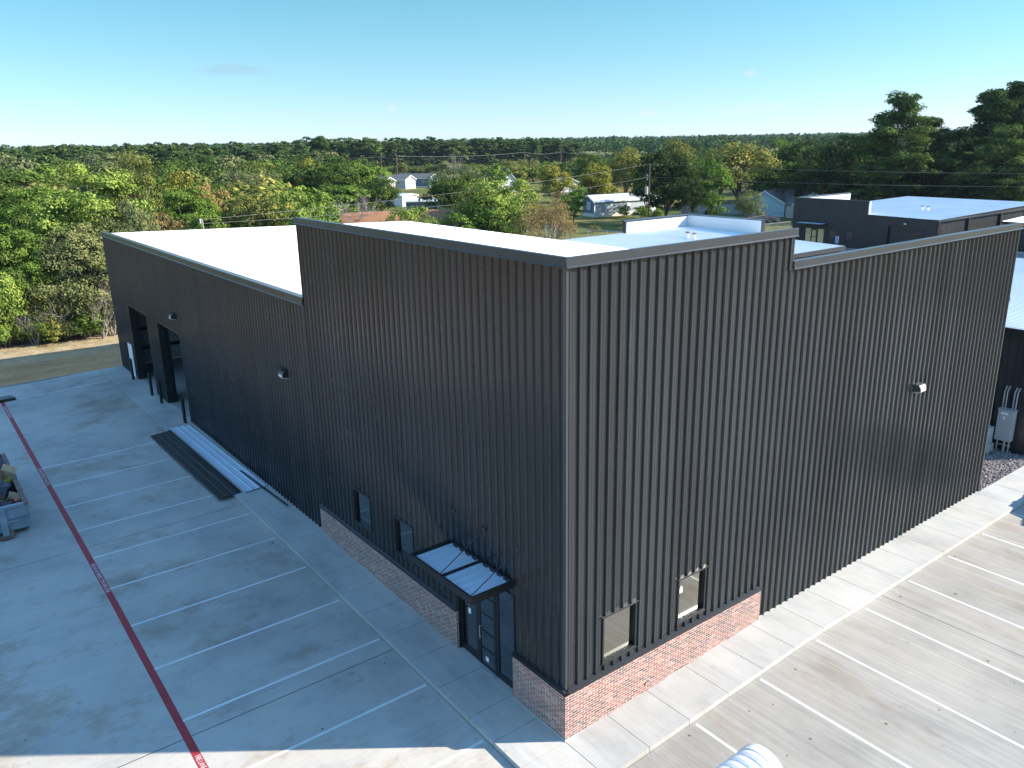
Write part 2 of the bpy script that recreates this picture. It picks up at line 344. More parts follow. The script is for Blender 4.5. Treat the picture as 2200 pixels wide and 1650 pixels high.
# ribbed panel wall ---------------------------------------------------
PITCH = .3048
PROF = [(0, 0), (.022, .052), (.060, .052), (.084, 0), (.146, 0), (.156, .0045), (.166, 0), (.226, 0), (.236, .0045), (.246, 0)]
PROFS = [(0, 0), (.024, .032), (.051, .032), (.075, 0)]
def prof_points(L, phase=0, fine=True, extra=(), prof=None, pitch=PITCH, k=1):
    pr = prof or (PROF if fine else PROFS); pts = []
    i = math.floor(-phase/pitch)-1
    while i*pitch+phase < L+pitch:
        for s, d in pr: pts.append((i*pitch+phase+s, d*k))
        i += 1
    pts.sort()
    def depth(s):
        for (a, da), (b, db) in zip(pts[:-1], pts[1:]):
            if a <= s <= b: return da+(db-da)*(s-a)/(b-a) if b > a else da
        return 0
    out = [(0, depth(0))]+[(s, d) for s, d in pts if 1e-4 < s < L-1e-4]+[(L, depth(L))]
    for e in extra:
        if 1e-4 < e < L-1e-4 and all(abs(e-s) > 1e-4 for s, _ in out): out.append((e, depth(e)))
    out.sort(); return out
def panel_wall(p0, dirv, nrm, L, segs, bot, openings=(), fine=True, phase=0):
    """segs [(s0,s1,ztop)], bot: function(s)->z, openings [(s0,s1,z0,z1)]"""
    p0, dirv, nrm = Vector(p0), Vector(dirv), Vector(nrm); mb = MB()
    ex = [o[i] for o in openings for i in (0, 1)]+[s for g in segs for s in g[:2]]
    pts = prof_points(L, phase, fine, ex)
    for (a, da), (b, db) in zip(pts[:-1], pts[1:]):
        mid = (a+b)/2; zt = [g[2] for g in segs if g[0] <= mid <= g[1]][0]
        if callable(zt): za, zb = zt(a), zt(b)
        else: za = zb = zt
        iv = [(bot(mid), None)]
        for o in sorted((o for o in openings if o[0] < mid < o[1]), key=lambda o: o[2]):
            lo, _ = iv.pop(); iv.append((lo, o[2])); iv.append((o[3], None))
        for lo, hi in iv:
            A = p0+dirv*a+nrm*da; B = p0+dirv*b+nrm*db
            ha, hb = (za, zb) if hi is None else (hi, hi)
            if ha-lo < .002: continue
            mb.quad((A.x, A.y, lo), (B.x, B.y, lo), (B.x, B.y, hb), (A.x, A.y, ha))
    return mb
def rib_roof(x0, x1, y0, y1, zf, axis, fine=True, k=1, pitch=PITCH):
    """ribs run along `axis`; zf(x,y) height"""
    mb = MB(); L = (x1-x0) if axis == 'y' else (y1-y0)
    pts = prof_points(L, .1, fine, k=k, pitch=pitch)
    for (a, da), (b, db) in zip(pts[:-1], pts[1:]):
        if axis == 'y':
            c = [(x0+a, y0, da), (x0+b, y0, db), (x0+b, y1, db), (x0+a, y1, da)]
        else:
            c = [(x0, y0+a, da), (x1, y0+a, da), (x1, y0+b, db), (x0, y0+b, db)]
        mb.quad(*[(x, y, zf(x, y)+d) for x, y, d in c])
    return mb

# ================================================================== SETTING
def terrain_h(x, y):
    h = -.45
    # under the paved site stay well below the slabs
    def inside(a, lo, hi, w): return min(max((a-lo)/w+1, 0), 1)*min(max((hi-a)/w+1, 0), 1)
    site = inside(x, -44.5, 60, 1.2)*inside(y, -60, 125, 4)
    h = h*(1-site)+(-1.0)*site
    if x > -60 and y > 23: h = min(h, -.35)
    return h+.06*math.sin(x*.35+y*.2)*math.sin(y*.27)*(1-site)
def grid_axis(lo, hi, step, far):
    a = list(np.arange(lo, hi+.01, step)); s = step; x = hi
    while x < far: s *= 1.6; x += s; a.append(x)
    s = step; x = lo
    while x > -far: s *= 1.6; x -= s; a.insert(0, x)
    return a
gx, gy = grid_axis(-75, 20, 1.2, 9000), grid_axis(-20, 60, 2.5, 9000)
me = D.meshes.new('ground')
me.from_pydata([(x, y, terrain_h(x, y)) for y in gy for x in gx], [], [(j*len(gx)+i, j*len(gx)+i+1, (j+1)*len(gx)+i+1, (j+1)*len(gx)+i) for j in range(len(gy)-1) for i in range(len(gx)-1)])
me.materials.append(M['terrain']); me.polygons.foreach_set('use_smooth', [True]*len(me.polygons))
ground = D.objects.new('ground', me); COL.objects.link(ground); ground['kind'] = 'structure'

def sheet(xs, ys, zf, keep=lambda x, y: True, skirt=.5):
    mb = MB()
    for i in range(len(xs)-1):
        for j in range(len(ys)-1):
            cx, cy = (xs[i]+xs[i+1])/2, (ys[j]+ys[j+1])/2
            if keep(cx, cy):
                mb.quad(*[(x, y, zf(x, y)) for x, y in ((xs[i], ys[j]), (xs[i+1], ys[j]), (xs[i+1], ys[j+1]), (xs[i], ys[j+1]))])
    return mb
# left lot poured in bays with sawn joints
JG = .022
def lot_bays(xb, yb):
    mb = MB()
    for i in range(len(xb)-1):
        for j in range(len(yb)-1):
            xs = [xb[i]+JG/2]+[x for x in (-42, -39, -36, -33, -30, -28.5, -27, -25.5, -24, -19, -14, -9.3, -4.7, 0) if xb[i]+.1 < x < xb[i+1]-.1]+[xb[i+1]-JG/2]
            ys = [yb[j]+JG/2]+[y for y in (-5.5, -4.5, -3.5, -2.5, 0, 2.7, 5.4, 8) if yb[j]+.1 < y < yb[j+1]-.1]+[yb[j+1]-JG/2]
            for a in range(len(xs)-1):
                for b in range(len(ys)-1):
                    mb.quad(*[(x, y, lotz(x, y)) for x, y in ((xs[a], ys[b]), (xs[a+1], ys[b]), (xs[a+1], ys[b+1]), (xs[a], ys[b+1]))])
    # slab edges at the outside
    for j in range(len(yb)-1):
        mb.quad((xb[0], yb[j], -.7), (xb[0], yb[j+1], -.7), (xb[0], yb[j+1], lotz(xb[0], yb[j+1])), (xb[0], yb[j], lotz(xb[0], yb[j])))
    return mb
lotL = lot_bays([-45.35, -30.6, -18.6, -6.1, 6, 18, 30, 44], [-60, -48, -36, -24, -13.4, -1.42]).build('parking_lot', 'lotL', kind='structure', fix=False)
lotR = lot_bays([1.50, 12, 24, 44], [-1.42, 12.15, 25.5, 39, 60]).build('parking_lot', 'lotR', kind='structure', fix=False)
sub = MB(); sub.box(-45.3, 44, -60, -1.3, -.9, -.62); sub.box(1.3, 44, -1.3, 60, -.9, -.62); sub.build('lot_base', 'gravg', kind='structure')

# pavement slabs with kerb
def slab(mb, x0, x1, y0, y1, kerb=.6):
    g = .008; x0 += g; x1 -= g; y0 += g; y1 -= g
    top = [(x, y, gz(x, y)) for x, y in ((x0, y0), (x1, y0), (x1, y1), (x0, y1))]; bot = [(p[0], p[1], p[2]-kerb) for p in top]
    mb.quad(*top)
    for i in range(4): j = (i+1) % 4; mb.quad(bot[i], bot[j], top[j], top[i])
mb = MB(); x = -1.45+1.5
xs = [1.5, 0]+[-2.18+1.09]+[-2.18-1.47*i for i in range(40)]
xs = [x for x in xs if x > -45.3]+[-45.3]
KY = -1.42
for a, b in zip(xs[1:-1], xs[2:]):
    slab(mb, b, a, KY, .25 if b > -45 else .1)
ys = [0, 1.44, 2.9, 4.45, 5.95]+[7.4+1.48*i for i in range(36)]
slab(mb, 0, 1.5, KY, 0)
for a, b in zip(ys[:-1], ys[1:]): slab(mb, -.25 if b < 22.5 else -.04, 1.5, a, b)
mb.build('pavement', 'walk', kind='structure', fix=True, bevel=.012)
mb = MB(); mb.box(-45.0, -.3, .26, 22.3, -.3, -.004); mb.build('floor', 'slabin', kind='structure')
mb = MB(); mb.box(-60, -.04, 22.5, 130, -.6, -.03); mb.build('gravel_ground', 'gravg', kind='structure')
rg = random.Random(5); mb = MB()
def stone(mb, x, y, z, r):
    R = Matrix.Rotation(rg.random()*6.28, 3, Vector((rg.random()-.5, rg.random()-.5, rg.random()-.5)).normalized()); b = len(mb.v)
    for d in ((1, 0, 0), (-1, 0, 0), (0, 1, 0), (0, -1, 0), (0, 0, 1), (0, 0, -1)):
        p = R@Vector((d[0]*r*rg.uniform(.7, 1.3), d[1]*r*rg.uniform(.7, 1.3), d[2]*r*rg.uniform(.5, .9))); mb.v.append((x+p.x, y+p.y, z+p.z))
    for f in ((0, 2, 4), (2, 1, 4), (1, 3, 4), (3, 0, 4), (2, 0, 5), (1, 2, 5), (3, 1, 5), (0, 3, 5)): mb.f.append(tuple(b+i for i in f)); mb.m.append(0)
for _ in range(5200): stone(mb, rg.uniform(-3.4, -.06), rg.uniform(22.55, 28), -.03+rg.uniform(0, .03), rg.uniform(.028, .06))
for _ in range(1800): stone(mb, rg.uniform(-.0, -.05)-rg.random()**2*1.0, rg.uniform(28, 36), -.03+rg.uniform(0, .03), rg.uniform(.03, .06))
o = mb.build('gravel', 'gravel', fix=False); tag(o, 'purplish brown crushed stone bed between the two dark buildings', 'gravel', kind='stuff')

g = MB(); rq = random.Random(41)
for _ in range(170):
    if rq.random() < .6: x, y = rq.uniform(-30, 4), rq.uniform(-14, -1.6)
    else: x, y = rq.uniform(1.7, 9), rq.uniform(-1, 22)
    r_ = rq.uniform(.012, .05)*(2 if rq.random() < .08 else 1); z = lotz(x, y)+.006; a0 = rq.random()*6; n_ = 5
    g.quad(*[(x+r_*rq.uniform(.5, 1.2)*math.cos(a0+k*6.283/n_), y+r_*rq.uniform(.4, 1)*math.sin(a0+k*6.283/n_), z) for k in range(n_)])
tag(g.build('litter', 'rust'), 'scattered dark leaves and crumbs on the parking lot concrete', 'litter', kind='stuff')
# painted markings (parts of the lots)
def stripe(par, x0, y0, x1, y1, w, mat, name, z=.004, n=8):
    mb = MB(); d = Vector((x1-x0, y1-y0)); L = d.length; d /= L; q = Vector((-d.y, d.x))*w/2; rr = random.Random(int(x0*31+y0*7))
    for i in range(n):
        a, b = i/n*L, (i+1)/n*L; pa = Vector((x0, y0))+d*a; pb = Vector((x0, y0))+d*b
        mb.quad(*[(p.x, p.y, lotz(p.x, p.y)+z) for p in (pa-q, pb-q, pb+q, pa+q)])
    return mb.build(name, mat, par)
for x in (1.3, -1.42, -4.14, -6.80, -9.47, -12.12, -14.85, -17.55, -20.3, -23.05, -25.8, -28.52, -41.95):
    stripe(lotL, x, -7.28, x, -1.50, .085, 'paint', 'parking_line', n=10)
for y in [3.05+2.66*i for i in range(13)]:
    y2 = y if y < 3.2 else y
    stripe(lotR, 1.6, y2, 7.3, y2-.06, .085, 'paint', 'parking_line', n=3)
stripe(lotL, -42.3, -7.37, 8, -7.37, .2, 'red', 'fire_lane_line', n=60)
def text_mesh(name, body, size, mat, par, sx=1.0, width=None, align='LEFT', rot=None, loc=(0, 0, 0), ext=0.0):
    cu = D.curves.new(name, 'FONT'); cu.body = body; cu.size = size; cu.align_x = align; cu.align_y = 'CENTER'; cu.extrude = ext; cu.resolution_u = 2
    t = D.objects.new(name, cu); COL.objects.link(t); bpy.context.view_layer.update()
    me = D.meshes.new_from_object(t.evaluated_get(bpy.context.evaluated_depsgraph_get())); D.objects.remove(t); D.curves.remove(cu)
    w = max(v.co.x for v in me.vertices)-min(v.co.x for v in me.vertices)
    if width: sx = width/w
    for v in me.vertices: v.co.x *= sx
    me.materials.clear(); me.materials.append(M[mat]); o = D.objects.new(name, me); COL.objects.link(o)
    if par: o.parent = par
    o.location = loc
    if rot: o.rotation_euler = rot
    return o
for x in (-40.6, -28.55, -17.1, -5.33, 6.4):
    z0, z1 = lotz(x, -7.4)+.008, lotz(x+2.45, -7.4)+.008
    text_mesh('fire_lane_lettering', 'FIRE LANE  NO PARKING  TOW AWAY ZONE', .19, 'paint', lotL, width=2.45, loc=(x, -7.375, z0+.001), rot=(0, -math.atan((z1-z0)/2.45), 0))

# ================================================================== MAIN WAREHOUSE
WH = thing('warehouse', (0, 0, 0), 'large charcoal ribbed metal warehouse with stepped parapets and a low brick base at its corner', 'building')
H1, HL, HR = 11.48, 8.68, 10.60
XS, XE, YS, YE = -13.915, -45.2, 8.1, 22.46
BL, BR = -13.97, 7.79
HB = 1.02
D1, D2 = (-40.95, -36.75), (-34.47, -30.3); DH = 4.75
EX0, EX1, EZ = -4.76, -2.14, 2.72
LW = [(-11.2, -9.93, 1.46, 2.74), (-8.36, -7.18, 1.46, 2.72)]
RW = [(1.30, 2.50, 1.32, 2.64), (4.10, 5.24, 1.33, 2.66)]
def lbot(s): x = XE+s; return -.03 if x < BL else (HB-.06)
L = -XE-.1
ops = [(D1[0]-XE, D1[1]-XE, -.2, DH), (D2[0]-XE, D2[1]-XE, -.2, DH), (EX0-XE, EX1-XE, -.6, EZ)]+[(a-XE, b-XE, c, d) for a, b, c, d in LW]
panel_wall((XE, .1, 0), (1, 0, 0), (0, -1, 0), L, [(0, XS-XE, HL+.05), (XS-XE, L, H1+.05)], lbot, ops).build('wall', 'panel', WH)
def rbot(s): return (HB-.06) if s+.1 < BR else -.03
panel_wall((-.1, .1, 0), (0, 1, 0), (1, 0, 0), YE-.1, [(0, YS-.1, H1+.05), (YS-.1, YE-.1, HR+.05)], rbot, [(a-.1, b-.1, c, d) for a, b, c, d in RW], phase=.02).build('wall', 'panel', WH)
def roofz(x, y): return 8.80-(y/YE)*.78
panel_wall((-.1, YE, 0), (-1, 0, 0), (0, 1, 0), L, [(0, L, roofz(0, YE)-.02)], lambda s: -.03, fine=False).build('wall', 'panel', WH)
panel_wall((XE, YE, 0), (0, -1, 0), (-1, 0, 0), YE-.1, [(0, YE-.1, lambda s: roofz(XE, YE-s)-.03)], lambda s: -.03, fine=False).build('wall', 'panel', WH)
rib_roof(XE+.02, -.34, .34, YE+.12, roofz, 'y', fine=False).build('roof', 'roof', WH)
# eave gutter
mb = MB(); mb.box(XE, -.1, YE+.05, YE+.2, 7.82, 7.98); mb.build('gutter', 'trim', WH)
# parapet backs (liner side) and end returns
mb = MB(); mb.box(-.34, -.13, .38, YE-.02, 7.9, HR-.02)
mb.box(-.34, -.13, .38, YS-.02, HR-.02, H1-.02); mb.box(XS+.02, -.34, .13, .34, 8.5, H1-.02); mb.box(XE+.02, XS+.02, .13, .30, 8.3, HL-.01)
mb.build('parapet_back', 'inner', WH)
# copings: face, drip edge and sloped top
def coping(name, p0, p1, n, z, h=.20, out=.08, w=.42, par=None, mat='coping'):
    """p0->p1 along the wall (outer panel plane), n = outward normal"""
    mb = MB(); p0, p1, n = Vector((*p0, 0)), Vector((*p1, 0)), Vector((*n, 0))
    pr = [(out, z), (out+.035, z-.015), (out+.035, z-.002), (out+.006, z+.02), (out, z+h), (out-.02, z+h+.012), (-w+out, z+h-.05), (-w+out, z-.05), (-w+out+.02, z-.05), (-w+out+.02, z+h-.07), (.03, z+h-.03), (.03, z)]
    A = [p0+n*a+Vector((0, 0, b)) for a, b in pr]; B = [p1+n*a+Vector((0, 0, b)) for a, b in pr]
    for i in range(len(pr)): j = (i+1) % len(pr); mb.quad(A[i], B[i], B[j], A[j])
    mb.quad(*A); mb.quad(*reversed(B)); return mb.build(name, mat, par)
coping('coping', (XE-.12, .1), (XS-.01, .1), (0, -1), HL, .25, par=WH)
coping('coping', (XS-.13, .1), (-.02, .1), (0, -1), H1, .20, par=WH)
coping('coping', (-.1, .021), (-.1, YS+.13), (1, 0), H1, .203, par=WH)
coping('coping', (-.1, YS+.05), (-.1, YE+.12), (1, 0), HR, .20, par=WH)
# trims: corners, steps
mb = MB()
mb.box(-.17, -.062, .062, .17, HB-.03, H1-.01)                       # front corner
mb.build('corner_trim', 'trim', WH)
mb = MB(); mb.box(-.36, -.055, YS-.10, YS+.05, HR-.03, H1-.02); mb.build('parapet_end_trim', 'coping', WH)
mb = MB(); mb.box(XS-.05, XS+.03, .058, .36, HL+.2, H1-.01); mb.build('parapet_end_trim', 'trimdk', WH)
mb = MB(); mb.box(XS-.02, XS+.012, .055, .1, HB+.02, HL+.0); mb.build('seam_trim', 'trim', WH)
mb = MB(); mb.box(-.16, -.064, YE-.07, YE+.035, -.03, HR-.01); mb.build('corner_trim', 'trim', WH)
mb = MB(); mb.box(XE-.035, XE+.07, .064, .16, -.03, HL-.01); mb.build('corner_trim', 'trim', WH)
for bx_ in ((-45.3, D1[0]-.1, .075, .12), (D1[1]+.1, D2[0]-.1, .075, .12), (D2[1]+.1, BL, .075, .12), (-.12, -.055, BR+.03, YE)):
    mb = MB(); mb.box(*bx_, -.1, .01); mb.build('base_flashing', 'walk', WH)
# brick base and cap
def brickbox(x0, x1, y0, y1):
    mb = MB(); mb.box(x0, x1, y0, y1, -.33, HB-.002, 'b'); mb.build('brick_base', 'brick', WH)
mb = MB()
mb.box(BL, EX0-.02, 0, .30, -.38, HB, 'b'); mb.build('brick_base', 'brick', WH)
mb = MB(); mb.box(EX1+.02, 0, 0, .30, -.27, HB, 'b'); mb.box(-.30, 0, .30, BR, -.27, HB, 'b -y'); mb.build('brick_base', 'brick', WH)
mb = MB(); mb.box(EX1-.02, .012, -.012, .3, -.6, -.27); mb.box(-.3, .012, .3, BR+.02, -.6, -.27); mb.build('footing', 'walk', WH)
def cap(pts):
    mb = MB()
    for (a, b, n) in pts:
        a, b, n = Vector((*a, 0)), Vector((*b, 0)), Vector((*n, 0))
        pr = [(.018, HB-.03), (.018, HB+.045), (-.105, HB+.10), (-.12, HB+.10), (-.12, HB+.003), (0, HB+.003), (0, HB-.03)]
        A = [a+n*p+Vector((0, 0, q)) for p, q in pr]; B = [b+n*p+Vector((0, 0, q)) for p, q in pr]
        for i in range(len(pr)): j = (i+1) % len(pr); mb.quad(A[i], B[i], B[j], A[j])
        mb.quad(*A); mb.quad(*reversed(B))
    return mb.build('base_cap', 'trimdk', WH)
cap([((BL-.02, 0), (EX0-.02, 0), (0, -1))]); cap([((EX1+.02, 0), (.018, 0), (0, -1))]); cap([((0, -.0175), (0, BR+.02), (1, 0))])
# windows
def window(parent, a, b, z0, z1, face, glass, sticker=False):
    """face 'y': wall plane y=.1 looking -y ; 'x': wall plane x=-.1 looking +x"""
    f = MB(); g = MB(); h = MB(); t = .045
    def bx(mb, s0, s1, d0, d1, zz0, zz1):
        if face == 'y': mb.box(s0, s1, .1-d1, .1-d0, zz0, zz1)
        else: mb.box(-.1+d0, -.1+d1, s0, s1, zz0, zz1)
    for s0, s1, q0, q1 in ((a, a+t, z0, z1), (b-t, b, z0, z1), (a+t, b-t, z0, z0+t), (a+t, b-t, z1-t, z1)): bx(f, s0, s1, -.16, .036, q0, q1)
    fr = f.build('window', 'trimdk', parent)
    bx(g, a+t, b-t, -.09, -.07, z0+t, z1-t); g.build('pane', glass, fr)
    bx(h, a-.05, b+.05, .034, .055, z1-.004, z1+.02); bx(h, a-.05, b+.05, -.01, .034, z1+.01, z1+.022); h.build('head_flashing', 'coping', fr)
    s = MB(); bx(s, a-.02, b+.02, .0, .05, z0-.05, z0-.001); s.build('sill', 'trimdk', fr)
    if sticker:
        k = MB(); bx(k, a+.17, a+.29, -.069, -.066, z1-.52, z1-.36); bx(k, a+.20, a+.25, -.069, -.066, z1-.36, z1-.31); k.build('sticker', 'white', fr)
for a, b, c, d in LW: window(WH, a, b, c, d, 'y', 'glassL')
for i, (a, b, c, d) in enumerate(RW): window(WH, a, b, c, d, 'x', 'glassR', i == 1)
# storefront entrance, recessed in the brick
zb = gz(-3.4, 0)
st = MB(); yq0, yq1 = .16, .24
xm = [EX0, EX0+.06, -4.02+.02, -3.92+.02, -3.05, -2.95, EX1-.06, EX1]
for x0, x1 in ((xm[0], xm[1]), (xm[2], xm[3]), (xm[4], xm[5]), (xm[6], xm[7])): st.box(x0, x1, yq0, yq1, zb, EZ)
st.box(EX0+.06, EX1-.06, yq0+.003, yq1-.003, EZ-.08, EZ-.001); st.box(xm[1], xm[2], yq0+.003, yq1-.003, zb, zb+.22); st.box(xm[5], xm[6], yq0+.003, yq1-.003, zb, zb+.16)
st.box(EX0-.03, EX0, .068, .3, zb, EZ+.03); st.box(EX1, EX1+.03, .068, .3, zb, EZ+.03); st.box(EX0, EX1, .068, .3, EZ, EZ+.04)
ENT = st.build('storefront', 'black', WH)
for x0, x1, zz in ((xm[1], xm[2], zb+.22), (xm[5], xm[6], zb+.16)):
    g = MB(); g.box(x0, x1, .19, .21, zz, EZ-.08); g.build('pane', 'glassL', ENT)
dr = MB(); dx0, dx1 = xm[3]+.01, xm[4]-.01
dr.box(dx0, dx0+.09, .15, .2, zb+.02, EZ-.09); dr.box(dx1-.09, dx1, .15, .2, zb+.02, EZ-.09)
for k in range(6):
    z = zb+.02+(EZ-.09-zb-.02-.08)*k/5; dr.box(dx0+.09, dx1-.09, .153, .197, z, z+(.08 if k in (0, 5) else .045))
DOOR = dr.build('door', 'black', WH); g = MB(); g.box(dx0+.09, dx1-.09, .17, .18, zb+.1, EZ-.17); g.build('pane', 'glassL', DOOR)
g = MB(); g.tube((dx0+.14, .09, zb+.9), (dx0+.14, .09, zb+1.3), .014); g.tube((dx0+.14, .15, zb+.93), (dx0+.14, .09, zb+.93), .01); g.tube((dx0+.14, .15, zb+1.27), (dx0+.14, .09, zb+1.27), .01); g.build('handle', 'chain', DOOR)
g = MB(); g.box(xm[1]+.28, xm[1]+.40, .184, .188, zb+1.35, zb+1.52); g.build('sticker', 'white', ENT)
g = MB(); g.box(dx0+.3, dx0+.44, .164, .168, zb+.22, zb+.36); g.build('sticker', 'white', DOOR)
g = MB(); g.box(-3.95, -3.0, .02, .14, zb-.01, zb+.014); g.build('threshold', 'chain', WH)
# canopy
CAN = MB(); cx0, cx1, cy0, cy1, cz = -5.02, -2.08, -1.27, .05, 3.20
CAN.box(cx0, cx1, cy0, cy0+.06, cz-.18, cz+.03); CAN.box(cx0, cx1, cy1-.06, cy1, cz-.18, cz+.03)
for a, b in ((cx0, cx0+.06), (cx1-.06, cx1)): CAN.box(a, b, cy0+.06, cy1-.06, cz-.18, cz+.028)
CAN.box(-3.575, -3.525, cy0+.06, cy1-.06, cz-.17, cz-.005)
CAN = CAN.build('canopy', 'black', WH)
for a, b in ((cx0+.06, -3.575), (-3.525, cx1-.06)):
    rib_roof(a, b, cy0+.06, cy1-.06, lambda x, y: cz-.07, 'y', True, 1.15).build('roof_sheet', 'sheetgalv', CAN)
g = MB(); g.box(cx0+.06, cx1-.06, cy0+.06, cy1-.06, cz-.165, cz-.15); g.build('soffit', 'beige', CAN)
for xa, xb in ((-4.78, -4.95), (-3.32, -3.55), (-1.88, -2.15)):
    g = MB(); g.tube((xa, .06, 4.19), (xb, cy0+.04, cz+.04), .013); r = g.build('tie_rod', 'black', CAN)
    g = MB(); g.tube((xa, .07, 4.19), (xa, .02, 4.20), .04); g.box(xa-.03, xa+.03, .058, .068, 4.13, 4.26); g.build('bracket', 'trim', r)
# overhead door openings: deep jambs, raised door track
for a, b in (D1, D2):
    g = MB()
    g.box(a-.10, a, .06, .46, -.02, DH+.1); g.box(b, b+.10, .06, .46, -.02, DH+.1); g.box(a, b, .06, .46, DH, DH+.1)
    fr = g.build('overhead_door_frame', 'black', WH)
    g = MB()
    for xx in (a+.02, b-.08): g = MB(); g.box(xx, xx+.06, .50, .56, 0, DH+.4); g.box(xx, xx+.06, .56, 4.4, DH+.42, DH+.48); g.build('door_track', 'trimdk', fr)
    g = MB()
    for k in range(8): g.box(a-.02, b+.02, .7+k*.54, .7+k*.54+.52, DH+.36, DH+.41)
    g.build('raised_door', 'black', fr)
# interior liner, girts, columns, ceiling
g = MB(); g.box(XE+.12, XE+.14, .3, YE-.2, 0, 7.9); g.box(XE+.14, -.4, YE-.25, YE-.22, 0, 7.8); g.build('wall_liner', 'liner', WH)
g = MB(); g.box(-20.1, -20, .3, YE-.25, 0, 7.9); g.build('partition', 'liner', WH)
for z in (1.0, 2.3, 4.4, 6.2):
    g = MB(); g.box(XE+.14, XE+.34, .3, YE-.3, z, z+.2); g.build('girt', 'trimdk', WH)
for y in (.7, 7.4, 14.8, 21.6):
    g = MB(); g.box(XE+.35, XE+.6, y, y+.25, 0, 8.0); g.build('column', 'trimdk', WH)
for x in (-35.6, -27): 
    g = MB(); g.box(x-.12, x+.12, .5, .85, 0, 8.3); g.box(x-.12, x+.12, .85, YE-.4, 7.4, 7.85); g.build('column', 'trimdk', WH)
# white side door beside the first opening
g = MB(); g.box(-42.55, -41.55, .03, .085, -.01, 2.12); dd = g.build('side_door', 'white', WH); g = MB(); g.box(-42.46, -41.64, .015, .03, .05, 2.04); g.build('leaf', 'white', dd); g = MB(); g.tube((-41.75, .015, 1), (-41.75, -.03, 1), .03); g.build('handle', 'chain', dd)
# wall packs
def wall_light(par, x, y, z, face='y', s=1.0):
    b = MB(); pr = [(0, 0), (.26, .04), (.26, .17), (.20, .26), (0, .28)]
    def tr(mb, poly, a0, a1):
        if face == 'y': mb.prism([(-p[0]*s, p[1]*s) for p in poly], 'x', a0*s, a1*s)
        elif face == '+y': mb.prism([(p[0]*s, p[1]*s) for p in poly], 'x', a0*s, a1*s)
        else: mb.prism([(p[0]*s, p[1]*s) for p in poly], 'y', a0*s, a1*s)
    tr(b, pr, -.2, .2); o = b.build('wall_light', 'black' if face == 'y' else 'trim', par); o.location = (x, y, z)
    g = MB(); tr(g, [(.03, -.03), (.24, .0), (.275, .05), (.27, .15), (.262, .15), (.262, .035), (.03, .0)], -.17, .17); q = g.build('lens', 'lens', o)
    return o
wall_light(WH, -30.6, .068, 5.55); wall_light(WH, -16.1, .068, 5.60); wall_light(WH, -.068, 15.95, 5.60, 'x'); wall_light(WH, -.45, YE+.035, 7.95, '+y')
g = MB(); g.tube((0, 2.95, .10), (.09, 2.95, .10), .016); g.tube((.09, 2.95, .13), (.09, 2.95, .03), .014); g.box(.07, .11, 2.91, 2.99, .13, .14); g.build('hose_tap', 'chain', WH)
# exposed fastener heads on the wall panels
g = MB()
for z in (1.75, 3.2, 4.9, 6.6, 8.2, 9.8, 11.2):
    for k in range(45):
        x = -.45-k*PITCH
        if x > XS and z < H1: g.box(x-.012, x+.012, .087, .095, z-.012, z+.012)
g = g.build('fasteners', 'black', WH); g['kind'] = 'stuff'

# ================================================================== OTHER METAL BUILDINGS
def simple_wall(par, x0, y0, x1, y1, n, zt, openings=(), zb=-.2, mat='panel_far', fine=False):
    L = math.hypot(x1-x0, y1-y0)
    return panel_wall((x0, y0, 0), ((x1-x0)/L, (y1-y0)/L, 0), n, L, zt if isinstance(zt, list) else [(0, L, zt)], lambda s: zb, openings, fine).build('wall', mat, par)
# --- neighbour behind: galvanised roof with white-backed parapets
B2 = thing('metal_building', (-39.5, 28, 0), 'dark metal building right behind the warehouse, pale roof and white-backed corner parapet', 'building')
w2, d2 = 16.05, 22.0
z2 = lambda x, y: 6.02-x*.030
rib_roof(0, w2+.25, 0, d2, z2, 'x', fine=False).build('roof', 'galv', B2)
simple_wall(B2, w2, 0, w2, d2, (1, 0, 0), z2(w2, 0)-.05)
simple_wall(B2, 0, 0, w2, 0, (0, -1, 0), [(0, w2, lambda s: z2(s, 0)-.04)])
simple_wall(B2, w2, d2, 0, d2, (0, 1, 0), [(0, w2-8.6, lambda s: z2(w2-s, 0)-.03), (w2-8.6, w2, 7.05)])
simple_wall(B2, 0, d2, 0, 0, (-1, 0, 0), [(0, 8.6, 7.05), (8.6, d2, 5.98)])
g = MB(); g.box(.03, .22, d2-8.5, d2-.2, 5.9, 7.05); g.box(.22, 8.5, d2-.25, d2-.05, 5.7, 7.05); g.build('parapet_back', 'inner', B2)
coping('coping', (-.03, d2+.1), (-.03, d2-8.72), (-1, 0), 7.02, .13, .08, .34, B2)
coping('coping', (-.1, d2+.02), (8.72, d2+.02), (0, 1), 7.02, .13, .08, .34, B2)
g = MB(); g.box(-.02, .30, d2-8.66, d2-8.5, 5.9, 7.04); g.build('parapet_end_trim', 'coping', B2); g = MB(); g.box(8.5, 8.66, d2-.3, d2+.03, 5.75, 7.04); g.build('parapet_end_trim', 'coping', B2)
g = MB(); g.box(w2+.04, w2+.34, -.05, d2+.04, z2(w2, 0)-.34, z2(w2, 0)-.03); g.build('gutter', 'coping', B2)
g = MB(); g.box(w2+.02, w2+.09, d2-.5, d2+.05, -.2, 5.1); g.build('corner_trim', 'trim', B2)
def roof_vent(par, x, y, z):
    for k, (dx, h) in enumerate(((0, .42), (.75, .38))):
        g = MB(); g.tube((x+dx, y, z-.05), (x+dx, y, z+h), .11, .11, 10); v = g.build('vent_pipe', 'white', par)
        g = MB(); g.tube((x+dx, y, z+h), (x+dx, y, z+h+.06), .2, .2, 12); g.tube((x+dx, y, z+h+.06), (x+dx, y, z+h+.14), .2, .05, 12); g.build('cap', 'rust', v)
roof_vent(B2, 5.6, 15.5, z2(5.6, 0))
